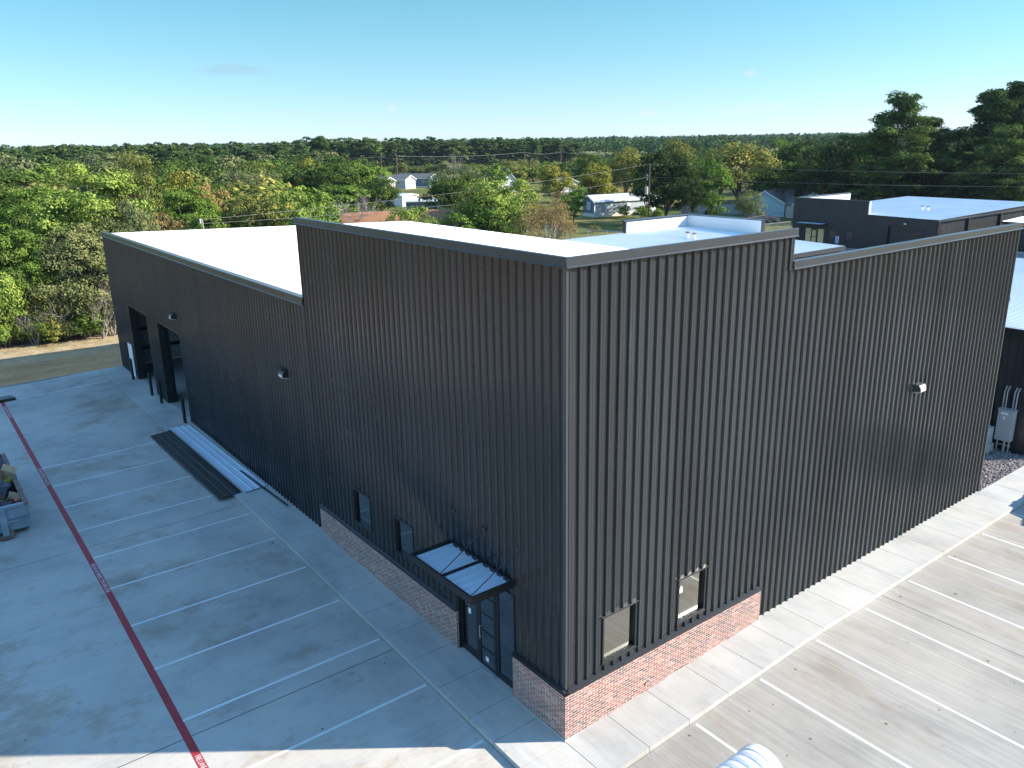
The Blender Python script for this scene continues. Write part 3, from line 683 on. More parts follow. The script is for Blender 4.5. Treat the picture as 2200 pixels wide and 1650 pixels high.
# --- right neighbour with the electrical cabinet
B4 = thing('metal_building', (-18, 28, 0), 'low dark ribbed building with pale roof past the right end of the warehouse', 'building')
w4, d4 = 18.0, 20.8
z4 = lambda x, y: 5.72+.012*y
rib_roof(0, w4+.1, -.15, d4, z4, 'x', fine=False, k=1.0).build('roof', 'galv', B4)
simple_wall(B4, 0, 0, w4, 0, (0, -1, 0), 5.5, mat='panel', fine=True); simple_wall(B4, w4, 0, w4, d4, (1, 0, 0), 5.55, mat='panel'); simple_wall(B4, w4, d4, 0, d4, (0, 1, 0), 5.9); simple_wall(B4, 0, d4, 0, 0, (-1, 0, 0), 5.6)
g = MB(); g.box(-.1, w4+.12, -.22, -.04, 5.36, 5.70); g.build('eave_trim', 'trimdk', B4)
g = MB(); g.box(w4+.02, w4+.16, -.04, d4+.1, 5.40, 5.80); g.build('eave_trim', 'coping', B4)
EC = thing('electrical_cabinet', (-1.38, 27.75, 0), 'tall grey electrical cabinet on posts with conduits, against the dark wall', 'electrical cabinet')
g = MB(); g.box(-.33, .33, -.2, .15, .58, 2.02); g.build('cabinet', 'greyel', EC, bevel=.01)
g = MB(); g.box(-.35, .35, -.23, .17, 2.02, 2.06); g.build('top', 'greyel', EC)
g = MB(); g.box(-.2, .1, -.206, -.202, 1.82, 1.93); g.build('label_plate', 'white', EC); g = MB(); g.box(-.1, 0, -.206, -.202, 1.6, 1.74); g.build('label_plate', 'white', EC)
for x in (-.26, -.14, .16, .28):
    g = MB(); g.tube((x, 0, 2.05), (x, 0, 2.85), .03); g.tube((x, 0, 2.85), (x, .2, 3.05), .03); g.build('conduit', 'chain', EC)
for x in (-.25, .05, .24):
    g = MB(); g.tube((x, 0, -.03), (x, 0, .58), .035 if x != .05 else .06); g.build('leg', 'chain', EC)
g = MB(); g.box(-.3, .3, .03, .06, .3, .34); g.build('brace', 'chain', EC)
AC = thing('air_conditioner', (-2.12, 27.25, -.03), 'pale grey outdoor air conditioner on a concrete block, half hidden by the warehouse edge', 'air conditioner')
g = MB(); g.box(-.45, .36, -.2, .3, .42, 1.2); g.build('casing', 'greyel', AC, bevel=.02)
g = MB(); g.box(-.5, .42, -.3, .42, 0, .40); g.build('plinth', 'walk', AC, bevel=.04)
g = MB()
for k in range(9): g.box(-.4, .3, -.21, -.204, .5+k*.07, .53+k*.07)
g.build('grille', 'trim', AC)
# --- far building with canopy entrance and roll-up door
B3 = thing('metal_building', (-54, 88.8, 0), 'dark metal building with blue-white roof, canopy entrance and roll-up door beyond the gravel yard', 'building')
w3, d3 = 19.5, 30
z3 = lambda x, y: 4.30+y*.012 - max(0, x-10.8)*.012
sx3 = 10.85
rib_roof(.25, w3+.2, .3, d3, z3, 'x', fine=False, k=.8).build('roof', 'galv', B3)
panel_wall((0, 0, 0), (1, 0, 0), (0, -1, 0), w3, [(0, sx3, 6.03), (sx3, w3, lambda s: 4.34-(s-sx3)*.018)], lambda s: -.3, [(13.7, 18.1, -.3, 3.12), (2.0, 4.9, -.3, 2.25), (5.6, 6.7, .9, 2.1), (8.0, 9.1, .7, 2.0)], False).build('wall', 'panel_far', B3)
simple_wall(B3, w3, 0, w3, d3, (1, 0, 0), [(0, d3, lambda s: 4.12+s*.012)])
simple_wall(B3, 0, d3, 0, 0, (-1, 0, 0), [(0, 16.5, 4.5), (16.5, d3, 5.95)]); simple_wall(B3, w3, d3, 0, d3, (0, 1, 0), 4.5)
g = MB(); g.box(.25, sx3, .05, .28, 4.1, 6.0); g.box(.04, .26, .28, 13.5, 4.1, 5.95); g.build('parapet_back', 'inner', B3)
coping('coping', (-.1, 0), (sx3+.05, 0), (0, -1), 5.98, .12, .06, .34, B3, 'trim'); coping('coping', (0, 13.6), (0, 0), (-1, 0), 5.93, .12, .06, .34, B3, 'trim')
g = MB(); g.box(sx3-.02, sx3+.1, -.05, .3, 4.35, 6.0); g.build('parapet_end_trim', 'inner', B3)
g = MB(); g.quad((sx3+.1, -.07, 4.22), (w3+.2, -.07, 4.06), (w3+.2, -.07, 4.20), (sx3+.1, -.07, 4.38)); g.build('eave_trim', 'trimdk', B3)
g = MB(); g.box(w3+.05, w3+.35, -.08, d3, 3.95, 4.18); g.build('gutter', 'coping', B3)
for y in (0.1, 7.8, 16.9, 25):
    g = MB(); g.box(w3+.03, w3+.30, y, y+.45, -.3, 4.0); g.build('pilaster', 'trimdk', B3)
g = MB()
for k in range(6): g.box(13.7, 18.1, .3, .34, -.3+k*.57, -.3+k*.57+.55)
fr = g.build('roll_up_door', 'trimdk', B3); g = MB(); g.box(13.5, 13.7, -.05, .3, -.3, 3.3); g.box(18.1, 18.3, -.05, .3, -.3, 3.3); g.box(13.7, 18.1, -.05, .3, 3.12, 3.3); g.build('door_frame', 'black', fr)
wall_light(B3, 15.9, -.04, 3.45)
for a, b, c, d in ((2.05, 2.85, .1, 2.1), (3.05, 3.65, .1, 1.85), (3.95, 4.8, .1, 2.1)):
    g = MB(); g.box(a, b, .1, .14, -.3+c, d); g.build('door_panel', 'lawnrefl', B3)  # glass doors; the sunlit lawn's reflection is painted on as flat tan
g = MB(); g.box(2.0, 4.9, .15, .3, -.3, 2.25); g.build('storefront', 'black', B3)
g = MB(); g.box(2.95, 3.75, .05, .09, .98, 1.06); g.build('door_rail', 'black', B3)
g = MB(); g.box(1.3, 5.3, -1.5, -.04, 2.75, 2.85); cn = g.build('canopy', 'black', B3); rib_roof(1.4, 5.2, -1.4, -.1, lambda x, y: 2.855, 'y', False).build('roof_sheet', 'sheetgalv', cn)
for a, b, c, d in ((5.6, 6.7, .9, 2.1), (8.0, 9.1, .7, 2.0)):
    g = MB(); g.box(a, b, .05, .1, c, d); wf = g.build('window', 'trimdk', B3); g = MB(); g.box(a+.06, b-.06, .03, .05, c+.06, d-.06); g.build('pane', 'dkglass', wf)
roof_vent(B3, 12.5, 10.5, z3(12.5, 10.5))
# --- building at the very right
B5 = thing('metal_building', (-31.2, 99.35, 0), 'small dark building with pale roof at the far right edge of the yard', 'building')
simple_wall(B5, 0, 0, 22, 0, (0, -1, 0), 3.5, [(1.2, 6.2, -.2, 2.8)]); simple_wall(B5, 22, 0, 22, 14, (1, 0, 0), 3.5); simple_wall(B5, 0, 14, 0, 0, (-1, 0, 0), 3.5); simple_wall(B5, 22, 14, 0, 14, (0, 1, 0), 3.5)
rib_roof(-.2, 22.2, -.3, 14, lambda x, y: 3.55+.03*y, 'y', False).build('roof', 'galv', B5)
g = MB(); g.box(-.25, 22.2, -.34, -.05, 3.28, 3.5); g.build('eave_trim', 'trimdk', B5)
g = MB()
for k in range(5): g.box(1.2, 6.2, .25, .29, -.2+k*.6, -.2+k*.6+.58)
g.build('roll_up_door', 'trimdk', B5); g = MB(); g.box(-.5, 22, -1.6, -.06, -.12, .02); g.build('apron', 'walk', B5)
AS = thing('parking_sign', (-44.6, 84.6, -.03), 'blue and white accessible parking sign on a post in front of the far dark building', 'sign')
g = MB(); g.tube((0, 0, 0), (0, 0, 1.6), .035); g.build('post', 'chain', AS)
g = MB(); g.box(-.23, .23, -.05, -.03, 1.05, 1.85); g.build('sign_plate', 'white', AS)
g = MB(); g.box(-.20, .20, -.056, -.051, 1.09, 1.81); g.build('sign_face', 'signblue', AS)
g = MB(); g.tube((0, -.058, 1.62), (0, -.066, 1.62), .055, .055, 10); g.box(-.035, .02, -.066, -.058, 1.36, 1.56); g.box(-.02, .12, -.066, -.058, 1.40, 1.45)
for k in range(10):
    a, b = rad(200+k*24), rad(224+k*24)
    if k < 9: g.tube((.13*math.cos(a)-.0, -.062, 1.34+.13*math.sin(a)), (.13*math.cos(b)-.0, -.062, 1.34+.13*math.sin(b)), .016, .016, 5)
g.build('symbol', 'white', AS)

# ================================================================== THINGS IN THE LOT
BOLL = []
blabels = ['black bollard left of the first open doorway, beside the white side door', 'black bollard at the right side of the first open doorway', 'black bollard at the left side of the second open doorway', 'black bollard nearest the roofing sheets, right of the second open doorway']
def make_bollard():
    t = thing('bollard', (0, 0, 0), '', 'bollard', 'bollards guarding the open doorways')
    g = MB(); g.tube((0, 0, 0), (0, 0, 1.32), .085, .085, 16, False); g.build('post', 'black', t, smooth=True)
    g = MB()
    for k in range(4):
        a, b = k/4*math.pi/2, (k+1)/4*math.pi/2; g.tube((0, 0, 1.32+.07*math.sin(a)), (0, 0, 1.32+.07*math.sin(b)), .085*math.cos(a), max(.085*math.cos(b), .002), 16, False)
    g.build('cap', 'black', t, smooth=True)
    return t
bo = make_bollard()
for i, x in enumerate((-41.2, -36.8, -34.8, -30.35)):
    o = bo if i == 0 else copy_thing(bo, (0, 0, 0)); o.location = (x, -.22, -.005); o['label'] = blabels[i]
# roofing sheets laid out on the pavement
def sheet_stack(name, label, P, mat, n, rib_m, edge=None):
    """P = four ground corners far-left, far-right, near-right, near-left"""
    FLc, FRc, NRc, NLc = [Vector(p) for p in P]; mb = MB(); z = .012; K = 30
    prof = [(0, 0), (.03, .03), (.06, .03), (.09, 0), (.35, 0), (.36, .006), (.38, 0)]
    t = thing(name, (FLc.x, FLc.y, 0), label, 'metal sheets')
    pts = []
    for r in range(3):
        for s, d in [(0, 0), (.02, .03), (.07, .03), (.09, 0), (.5, .0), (.52, .006), (.54, 0)]: pts.append(((r+s)/3, d))
    pts.append((1, 0)); pts[-1] = (.995, .0); pts.append((1.0, .03))
    for lay in range(n):
        mb = MB(); off = (.02*lay, -.015*lay if lay % 2 else .01)
        zz = .012+lay*.012
        for (a, da), (b, db) in zip(pts[:-1], pts[1:]):
            def P_(u, w, d):
                p = (FLc.lerp(FRc, u)).lerp(NLc.lerp(NRc, u), w); x, y = p.x+off[0], p.y+off[1]
                base = 0 if y > KY+.03 else lotz(x, y)
                base = max(base, -.13 if y < KY else -1)
                return (x-FLc.x, y-FLc.y, max(base, -.02-.07*max(0, KY-y))+zz+d)
            for k in range(4): mb.quad(P_(a, k/4, da), P_(b, k/4, db), P_(b, (k+1)/4, db), P_(a, (k+1)/4, da))
        mb.build('metal_sheet', mat, t)
    if edge:
        mb = MB()
        for r in range(3):
            for (u0, u1) in (((r+.02)/3, (r+.07)/3),): mb.quad(P_(u0, 0, .034), P_(u1, 0, .034), P_(u1, 1, .034), P_(u0, 1, .034))
        mb.build('rib_edge', edge, t)
    return t
sheet_stack('roofing_sheets', 'pale galvanised roofing sheets stacked on the pavement against the wall', [(-29.85, -1.10), (-29.82, -.22), (-19.45, -.06), (-19.33, -.98)], 'sheetgalv', 4, 3)
sheet_stack('roofing_sheets', 'black roofing sheets stacked on the kerb beside the galvanised ones', [(-29.44, -2.22), (-29.59, -1.24), (-19.5, -1.14), (-19.48, -2.05)], 'sheetblk', 4, 3, 'greybark')
AN = thing('trim_bar', (-19.2, -.27, .085), 'long dark angle trim lying across the end of the galvanised sheets', 'metal trim', rz=math.atan2(.18, 4.7))
g = MB(); g.box(-2.4, 2.4, -.045, .045, 0, .012); g.box(-2.4, 2.4, -.045, -.033, .012, .07); g.build('bar', 'black', AN)
# dark strapped bundle at the end of the red line
WB = thing('panel_bundle', (-42.1, -7.62, -.15), 'short bundle of dark ribbed panels lying at the far end of the red line', 'metal panels', rz=rad(92))
for k in range(4):
    g = MB(); g.box(-.95+k*.04, .95-k*.04, -.42+.2*k, -.42+.2*k+.17, 0, .16); g.build('panel', 'black', WB, bevel=.02)
    if k < 3:
        g = MB(); g.box(-.9+k*.04, .9, -.245+.2*k, -.225+.2*k, .02, .165); g.build('strap', 'chain', WB)

# roll-off dumpster
DU = thing('dumpster', (-21.5, -8.62, -.15), 'blue-grey roll-off dumpster with rusty rim, full of cardboard and black bags', 'dumpster')
LD, WD, HD = 6.6, 2.35, 1.22
def slopewall(mb, x0, x1, y0, y1, z0, z1): mb.box(x0, x1, y0, y1, z0, z1)
g = MB()
g.box(-LD, -.04, -.09, -.03, .2, HD-.08); g.box(-LD, -.04, -WD+.03, -WD+.09, .2, HD-.08); g.box(-LD, -LD+.06, -WD+.09, -.09, .2, HD-.08); g.box(-LD+.06, -.1, -WD+.09, -.09, .2, .25); g.build('tub', 'dump', DU)
g = MB(); g.box(-.1, -.04, -WD+.09, -.09, .2, HD-.06); g.box(-.04, .0, -WD+.1, -.1, .70, HD-.1); e = g.build('end_panel', 'dump', DU)
for y in (-.88, -1.55):
    g = MB(); g.box(-.02, .10, y-.11, y+.11, -.02+.1, HD-.04); g.build('rail', 'dump', DU)
    g = MB(); g.box(.0, .34, y-.25, y+.25, .05, .09); g.box(.3, .36, y-.11, y-.07, .0, .12); g.box(.3, .36, y+.07, y+.11, .0, .12); g.build('hook_plate', 'rust', DU)
g = MB(); g.box(.0, .06, -WD+.1, -.1, .56, .63); g.build('cross_bar', 'dump', DU)
g = MB(); g.box(-LD-.03, .05, -.14, .02, HD-.08, HD); g.box(-LD-.03, .05, -WD-.02, -WD+.14, HD-.08, HD); g.box(-LD-.03, -LD+.12, -WD+.14, -.14, HD-.08, HD-.002); g.build('side_rim', 'rust', DU)
g = MB(); g.box(-.12, .09, -WD+.14, -.14, HD-.09, HD+.01); g.build('end_rim', 'dump', DU)
for k in range(8):
    g = MB(); x = -LD+.4+k*.78; g.box(x, x+.09, -.03, .03, .2, HD-.09); g.build('side_post', 'dump', DU)
g = MB(); g.box(-LD, .1, -.75, -.6, 0, .2); g.box(-LD, .1, -WD+.6, -WD+.75, 0, .2); g.build('skid', 'rust', DU)
for x in (-.5, -LD+.4):
    g = MB(); g.tube((x, -.2, .1), (x, -.04, .1), .1, .1, 12); g.build('roller', 'rust', DU)
# rubbish inside: things of their own
rr = random.Random(11)
def carton(x, y, z, sx_, sy_, sz_, rz, tilt, label, accent=None):
    t = thing('cardboard_box', (x, y, z), label, 'box', 'cardboard boxes in the dumpster', rz); t.rotation_euler = (tilt, tilt*.6, rz)
    a, b, c = sx_/2, sy_/2, sz_; g = MB(); th = .012
    g.box(-a, a, -b, b, 0, th); g.box(-a, a, -b, -b+th, th, c); g.box(-a, a, b-th, b, th, c); g.box(-a, -a+th, -b+th, b-th, th, c); g.box(a-th, a, -b+th, b-th, th, c); g.build('carton', 'card', t)
    g = MB(); g.quad((-a, -b, c), (a, -b, c), (a, -b-.2, c+.12), (-a, -b-.2, c+.12)); g.build('flap', 'card', t); g = MB(); g.quad((-a, b, c), (a, b, c), (a, b+.15, c+.2), (-a, b+.15, c+.2)); g.build('flap', 'card', t)
    if accent: g = MB(); g.box(a+.001, a+.004, -b+.03, b-.03, .04, c-.05); g.build('print', accent, t)
carton(-25.1, -9.05, .52, .9, .7, .62, .5, .12, 'open cardboard box with yellow print near the far end of the dumpster', 'yellow')
carton(-25.9, -9.9, .45, .8, .8, .55, 1.1, -.2, 'plain brown cardboard box deep at the far left of the dumpster')
carton(-23.0, -9.7, .50, .9, .6, .5, -.4, .25, 'flattened brown carton leaning in the near left of the dumpster')
carton(-22.7, -9.05, .55, .5, .35, .28, .8, .3, 'small pale carton near the right rim of the dumpster')
def bagm(x, y, z, r, label, seed):
    r_ = random.Random(seed); bm = bmesh.new(); bmesh.ops.create_icosphere(bm, subdivisions=3, radius=r)
    for v in bm.verts:
        k = 1+.16*math.sin(v.co.x*17+seed)+.13*math.sin(v.co.y*23+seed*2)+.1*math.sin(v.co.z*31); v.co *= k; v.co.z *= .62
    bmesh.ops.translate(bm, vec=(0, 0, r*.55), verts=bm.verts)
    me = D.meshes.new('rubbish_bag'); bm.to_mesh(me); bm.free(); me.materials.append(M['bag']); me.polygons.foreach_set('use_smooth', [True]*len(me.polygons))
    o = D.objects.new('rubbish_bag', me); COL.objects.link(o); o.location = (x, y, z); tag(o, label, 'rubbish bag', 'bags in the dumpster')
bagm(-24.2, -9.25, .35, .62, 'large black rubbish bag in the middle of the dumpster beside the yellow printed box', 3)
bagm(-23.6, -10.1, .3, .6, 'black rubbish bag at the left of the dumpster', 5); bagm(-22.4, -9.3, .3, .5, 'black rubbish bag closest to the near end of the dumpster', 8); bagm(-22.9, -8.98, .25, .38, 'smaller black bag tucked under the right rim of the dumpster', 9)
o = MB(); o.box(-.3, .3, -.02, .02, 0, .1); o.box(-.02, .02, -.2, .25, .1, .14); o = o.build('scrap_wood', 'wood', bevel=.004); o.location = (-22.75, -9.5, 1.0); o.rotation_euler = (.2, .15, .9); tag(o, 'crossed scrap timber lying on the bags in the dumpster', 'scrap wood')
o = MB(); o.tube((0, 0, 0), (.26, .05, .05), .06, .05, 10); o.tube((.26, .05, .05), (.33, .07, .07), .02, .02, 8); o = o.build('red_bottle', 'redp'); o.location = (-22.2, -8.95, .98); tag(o, 'small red plastic bottle near the right rim of the dumpster', 'bottle')
fl = MB(); fl.box(-28, -21.7, -10.8, -8.8, .12, .35); fl = fl.build('rubbish', 'rust'); tag(fl, 'dark layer of mixed rubbish covering the dumpster floor', 'rubbish', kind='stuff')

# corrugated white drain pipe at the bottom edge
PI = thing('corrugated_pipe', (4.0, 1.62, -.4), 'white corrugated plastic pipe section lying in the front parking bay at the bottom edge', 'pipe')
PR, PH = .60, .64
mb = MB(); n = 48; prof = []; y = -2.6
while y < .40:
    prof += [(y, PR-.07), (y+.06, PR-.07), (y+.09, PR), (y+.2, PR), (y+.23, PR-.07)]; y += .27
prof += [(.52, PR-.07), (.60, PR+.015), (.85, PR+.015)]
for (a, ra), (b, rb_) in zip(prof[:-1], prof[1:]):
    for i in range(n):
        t0, t1 = 2*math.pi*i/n, 2*math.pi*(i+1)/n
        mb.quad(*[(r*math.cos(t), yy, PH+r*math.sin(t)) for r, yy, t in ((ra, a, t0), (ra, a, t1), (rb_, b, t1), (rb_, b, t0))])
mb.build('pipe_wall', 'pipe', PI, fix=False)
mb = MB()
for i in range(n):
    t0, t1 = 2*math.pi*i/n, 2*math.pi*(i+1)/n
    mb.quad(*[(r*math.cos(t), yy, PH+r*math.sin(t)) for r, yy, t in ((PR+.015, .85, t0), (PR+.015, .85, t1), (PR-.09, .85, t1), (PR-.09, .85, t0))])
    mb.quad(*[(r*math.cos(t), yy, PH+r*math.sin(t)) for r, yy, t in ((PR-.09, .85, t0), (PR-.09, .85, t1), (PR-.09, -2.6, t1), (PR-.09, -2.6, t0))])
mb.build('inner_wall', 'pipe', PI, fix=False)

# parked car just out of the right edge: only its shadow reaches the picture
CAR = thing('parked_car', (4.15, 23.8, lotz(4, 24)), 'dark parked estate car at the right edge whose rounded shadow falls on the kerb', 'car')
def carbody():
    st = [(-2.25, .55, .45, .75), (-2.1, .35, .85, .86), (-1.2, .28, 1.0, .92), (-.95, .28, 1.02, .92), (-.3, .28, 1.55, .86), (1.2, .28, 1.62, .84), (2.0, .3, 1.45, .86), (2.25, .4, 1.0, .88), (2.32, .45, .8, .84)]
    mb = MB(); rings = []
    for x, z0, z1, hw in st:
        rings.append([(x, -hw, z0), (x, -hw, min(z1, .95)), (x, -hw*.80 if z1 > 1.1 else -hw*.92, z1), (x, hw*.80 if z1 > 1.1 else hw*.92, z1), (x, hw, min(z1, .95)), (x, hw, z0)])
    for a, b in zip(rings[:-1], rings[1:]):
        for i in range(6): mb.quad(a[i], a[(i+1) % 6], b[(i+1) % 6], b[i])
    mb.quad(*rings[0]); mb.quad(*reversed(rings[-1])); return mb
carbody().build('body', 'carpaint', CAR, bevel=.05, smooth=False)
g = MB(); g.quad((-.93, -.74, 1.06), (-.93, .74, 1.06), (-.35, .64, 1.5), (-.35, -.64, 1.5)); w = g.build('windscreen', 'dkglass', CAR); w.location = (-.035, 0, .025)
for s in (-1, 1):
    g = MB(); g.quad((-.6, s*.86, 1.0), (1.9, s*.87, 1.0), (1.7, s*.76, 1.45), (-.1, s*.76, 1.47)); w = g.build('side_window', 'dkglass', CAR); w.location = (0, s*.02, .02)
for x in (-1.45, 1.4):
    for s in (-1, 1):
        g = MB(); g.tube((x, s*.70, .34), (x, s*.93, .34), .34, .34, 24); wh = g.build('wheel', 'rubber', CAR); g = MB(); g.tube((x, s*.93, .34), (x, s*.945, .34), .21, .2, 16); g.build('rim', 'chain', wh)
for s in (-1, 1):
    g = MB(); g.box(-2.27, -2.2, s*.5-.14, s*.5+.14, .6, .74); g.build('headlight', 'lens', CAR); g = MB(); g.box(2.28, 2.34, s*.6-.12, s*.6+.12, .82, .98); g.build('tail_light', 'redp', CAR)
    g = MB(); g.box(-.75, -.6, s*.98-.09, s*.98+.09, .98, 1.1); g.build('mirror', 'carpaint', CAR)

# ================================================================== VEGETATION
def np_mesh(name, V, F, mat):
    """V (n,3) F (m,4) quads"""
    me = D.meshes.new(name); me.vertices.add(len(V)); me.vertices.foreach_set('co', np.asarray(V, 'f4').ravel())
    me.loops.add(F.size); me.loops.foreach_set('vertex_index', F.ravel().astype('i4')); me.polygons.add(len(F))
    me.polygons.foreach_set('loop_start', np.arange(0, F.size, F.shape[1], dtype='i4')); me.polygons.foreach_set('loop_total', np.full(len(F), F.shape[1], 'i4'))
    me.materials.append(M[mat]); me.update(calc_edges=True); return me
def leaves(rs, P, Nn, size, asp=.6, droop=0):
    """quads at P oriented roughly by normals Nn"""
    n = len(P); nn = Nn+rs.normal(0, .55, (n, 3)); nn /= np.linalg.norm(nn, axis=1)[:, None]+1e-9
    t = rs.normal(0, 1, (n, 3)); t[:, 2] -= droop; t -= nn*(t*nn).sum(1)[:, None]; t /= np.linalg.norm(t, axis=1)[:, None]+1e-9
    b = np.cross(nn, t); s = size*rs.uniform(.6, 1.35, (n, 1))
    q = np.stack([P-t*s*.5, P+b*s*asp*.5, P+t*s*.5, P-b*s*asp*.5], 1)
    return q.reshape(-1, 3)
def crown_mesh(name, seed, H, Wd, hb, ncl, nleaf, ls, mat, rc=.17, top=.55, squash=.8, open_=0., asp=.6, droop=0, lobes=5, shape=1.0):
    rs = np.random.RandomState(seed); hc = (H+hb)/2; a = Wd/2; c_ = (H-hb)/2
    L = [(rs.uniform(-.42, .42)*a, rs.uniform(-.42, .42)*a, rs.uniform(-.35, .5)*c_, rs.uniform(.5, .72)) for _ in range(lobes)]
    L.append((0, 0, 0, .78))
    C = []
    while len(C) < ncl:
        lx, ly, lz, lr = L[rs.randint(len(L))]
        d = rs.normal(0, 1, 3); d /= np.linalg.norm(d)
        if d[2] < -.45 and rs.rand() < .7: continue
        r = lr*rs.uniform(.55, 1.0)**.6
        z = lz+d[2]*r*c_; k = 1.0
        if shape != 1.0:
            f = (z+c_)/(2*c_); k = max(.12, 1-shape*f) if shape < 1 else 1
        C.append((lx*k+d[0]*r*a*k, ly*k+d[1]*r*a*k, hc+z, d))
    per = max(4, nleaf//ncl); P = []; N = []
    for x, y, z, d0 in C:
        R = Wd*rc*rs.uniform(.6, 1.25); n = int(per*rs.uniform(.6, 1.4))
        d = rs.normal(0, 1, (n, 3)); d /= np.linalg.norm(d, axis=1)[:, None]
        d[:, 2] = np.where(d[:, 2] < -.3, -d[:, 2]*.6, d[:, 2])
        rr_ = rs.uniform(.35, 1.05, (n, 1))**.7
        p = d*rr_*R; p[:, 2] *= squash
        P.append(p+np.array([x, y, z])); N.append(d*.9+np.array(d0)*.5+np.array([0, 0, .35]))
    P = np.concatenate(P); N = np.concatenate(N); V = leaves(rs, P, N, ls, asp, droop)
    F = np.arange(len(V)).reshape(-1, 4); me = np_mesh(name, V, F, mat)
    return me, C
def limb(mb, p0, p1, r0, r1, rs, n=6, segs=3, wob=.12):
    p0, p1 = Vector(p0), Vector(p1); L = (p1-p0).length; a = p0; ra = r0
    for i in range(1, segs+1):
        t = i/segs; b = p0.lerp(p1, t)+(Vector(rs.normal(0, wob*L/segs, 3)) if i < segs else Vector((0, 0, 0))); rb = r0+(r1-r0)*t
        mb.tube(a, b, ra, rb, n, False); a, ra = b, rb
def mesh_obj(name, me, parent): o = D.objects.new(name, me); COL.objects.link(o); o.parent = parent; return o
def broadleaf(kind, seed, H, Wd, hb, ncl, nleaf, ls, mat, bark='bark', trunk=.022, limbs=14, stems=1, **k):
    me, C = crown_mesh('crown', seed, H, Wd, hb, ncl, nleaf, ls, mat, **k)
    rs = np.random.RandomState(seed+7); mb = MB(); r = H*trunk; fork = hb+.12*(H-hb)
    for s in range(stems):
        bx, by = (0, 0) if stems == 1 else rs.uniform(-.5, .5, 2)*Wd*.12
        top = Vector((bx*2+rs.uniform(-.3, .3), by*2+rs.uniform(-.3, .3), fork))
        limb(mb, (bx, by, -.6), top, r*1.25/stems**.5, r*.8/stems**.5, rs, 8, 3, .03)
        for i in rs.choice(len(C), max(2, limbs//stems), replace=False):
            x, y, z, _ = C[i]; st = Vector((bx, by, -.3)).lerp(top, rs.uniform(.55, 1)); limb(mb, st, (x, y, z), r*.42/stems**.5, r*.05, rs, 5, 4, .16)
    return me, mb
def put_tree(name, loc, me, tm, label, cat='tree', group=None, rz=0, sc=None):
    t = thing(name, loc, label, cat, group, rz); mesh_obj('crown', me, t); mesh_obj('trunk', tm, t)
    if sc: t.scale = sc if isinstance(sc, tuple) else (sc,)*3
    return t
def trunk_mesh(mb, bark):
    me = D.meshes.new('trunk'); me.from_pydata(mb.v, [], mb.f); me.materials.append(M[bark]); me.polygons.foreach_set('use_smooth', [True]*len(me.polygons)); return me
LIB = {}
def kind(key, *a, bark='bark', **k):
    me, mb = broadleaf(key, *a, **k); LIB[key] = (me, trunk_mesh(mb, bark), a[1], a[2]); return key
def pine_kind(key, seed, H, Wd, hb, nwh, nleaf, ls, mat, rc=.9):
    rs = np.random.RandomState(seed); mb = MB(); r = H*.014
    P = []; N = []; a = Vector((0, 0, -.6)); top = Vector((rs.uniform(-.4, .4), rs.uniform(-.4, .4), H*.97)); limb(mb, a, top, r*1.3, r*.25, rs, 8, 6, .015)
    cl = []
    for i in range(nwh):
        f = (i+.5)/nwh; z = hb+(H-hb)*f; prof = math.sin(math.pi*min(1, (.22+.78*f)))**.75 if f > .12 else .75
        prof = max(prof, .18)*rs.uniform(.62, 1.15)
        for j in range(rs.randint(3, 6)):
            an = rs.uniform(0, 6.28); L = Wd/2*prof*rs.uniform(.55, 1.05); e = Vector((math.cos(an)*L, math.sin(an)*L, z+L*rs.uniform(.0, .35))); s = Vector((0, 0, z-rs.uniform(0, .4)))
            if L > 1: limb(mb, s, e, r*.3*(1.2-f), r*.06, rs, 4, 3, .1)
            for q in range(3 if L > 2 else 2):
                c = s.lerp(e, rs.uniform(.55, 1.08))+Vector(rs.normal(0, .35, 3)); cl.append((c, rs.uniform(.55, 1.15)*rc))
    for k in range(5): cl.append((top+Vector(rs.normal(0, .45, 3)), .7*rc))
    per = max(4, nleaf//len(cl))
    for c, R in cl:
        n = int(per*rs.uniform(.6, 1.4)*(R/rc)); d = rs.normal(0, 1, (n, 3)); d /= np.linalg.norm(d, axis=1)[:, None]+1e-9; d[:, 2] = np.abs(d[:, 2])*rs.choice([1, 1, 1, -.5], n)
        p = d*(rs.uniform(.3, 1.0, (n, 1))**.6)*R; p[:, 2] *= .62; P.append(p+np.array(c)); N.append(d+np.array([0, 0, .5]))
    P = np.concatenate(P); N = np.concatenate(N); V = leaves(rs, P, N, ls, .38); me = np_mesh('crown', V, np.arange(len(V)).reshape(-1, 4), mat)
    LIB[key] = (me, trunk_mesh(mb, 'barkp'), H, Wd); return key
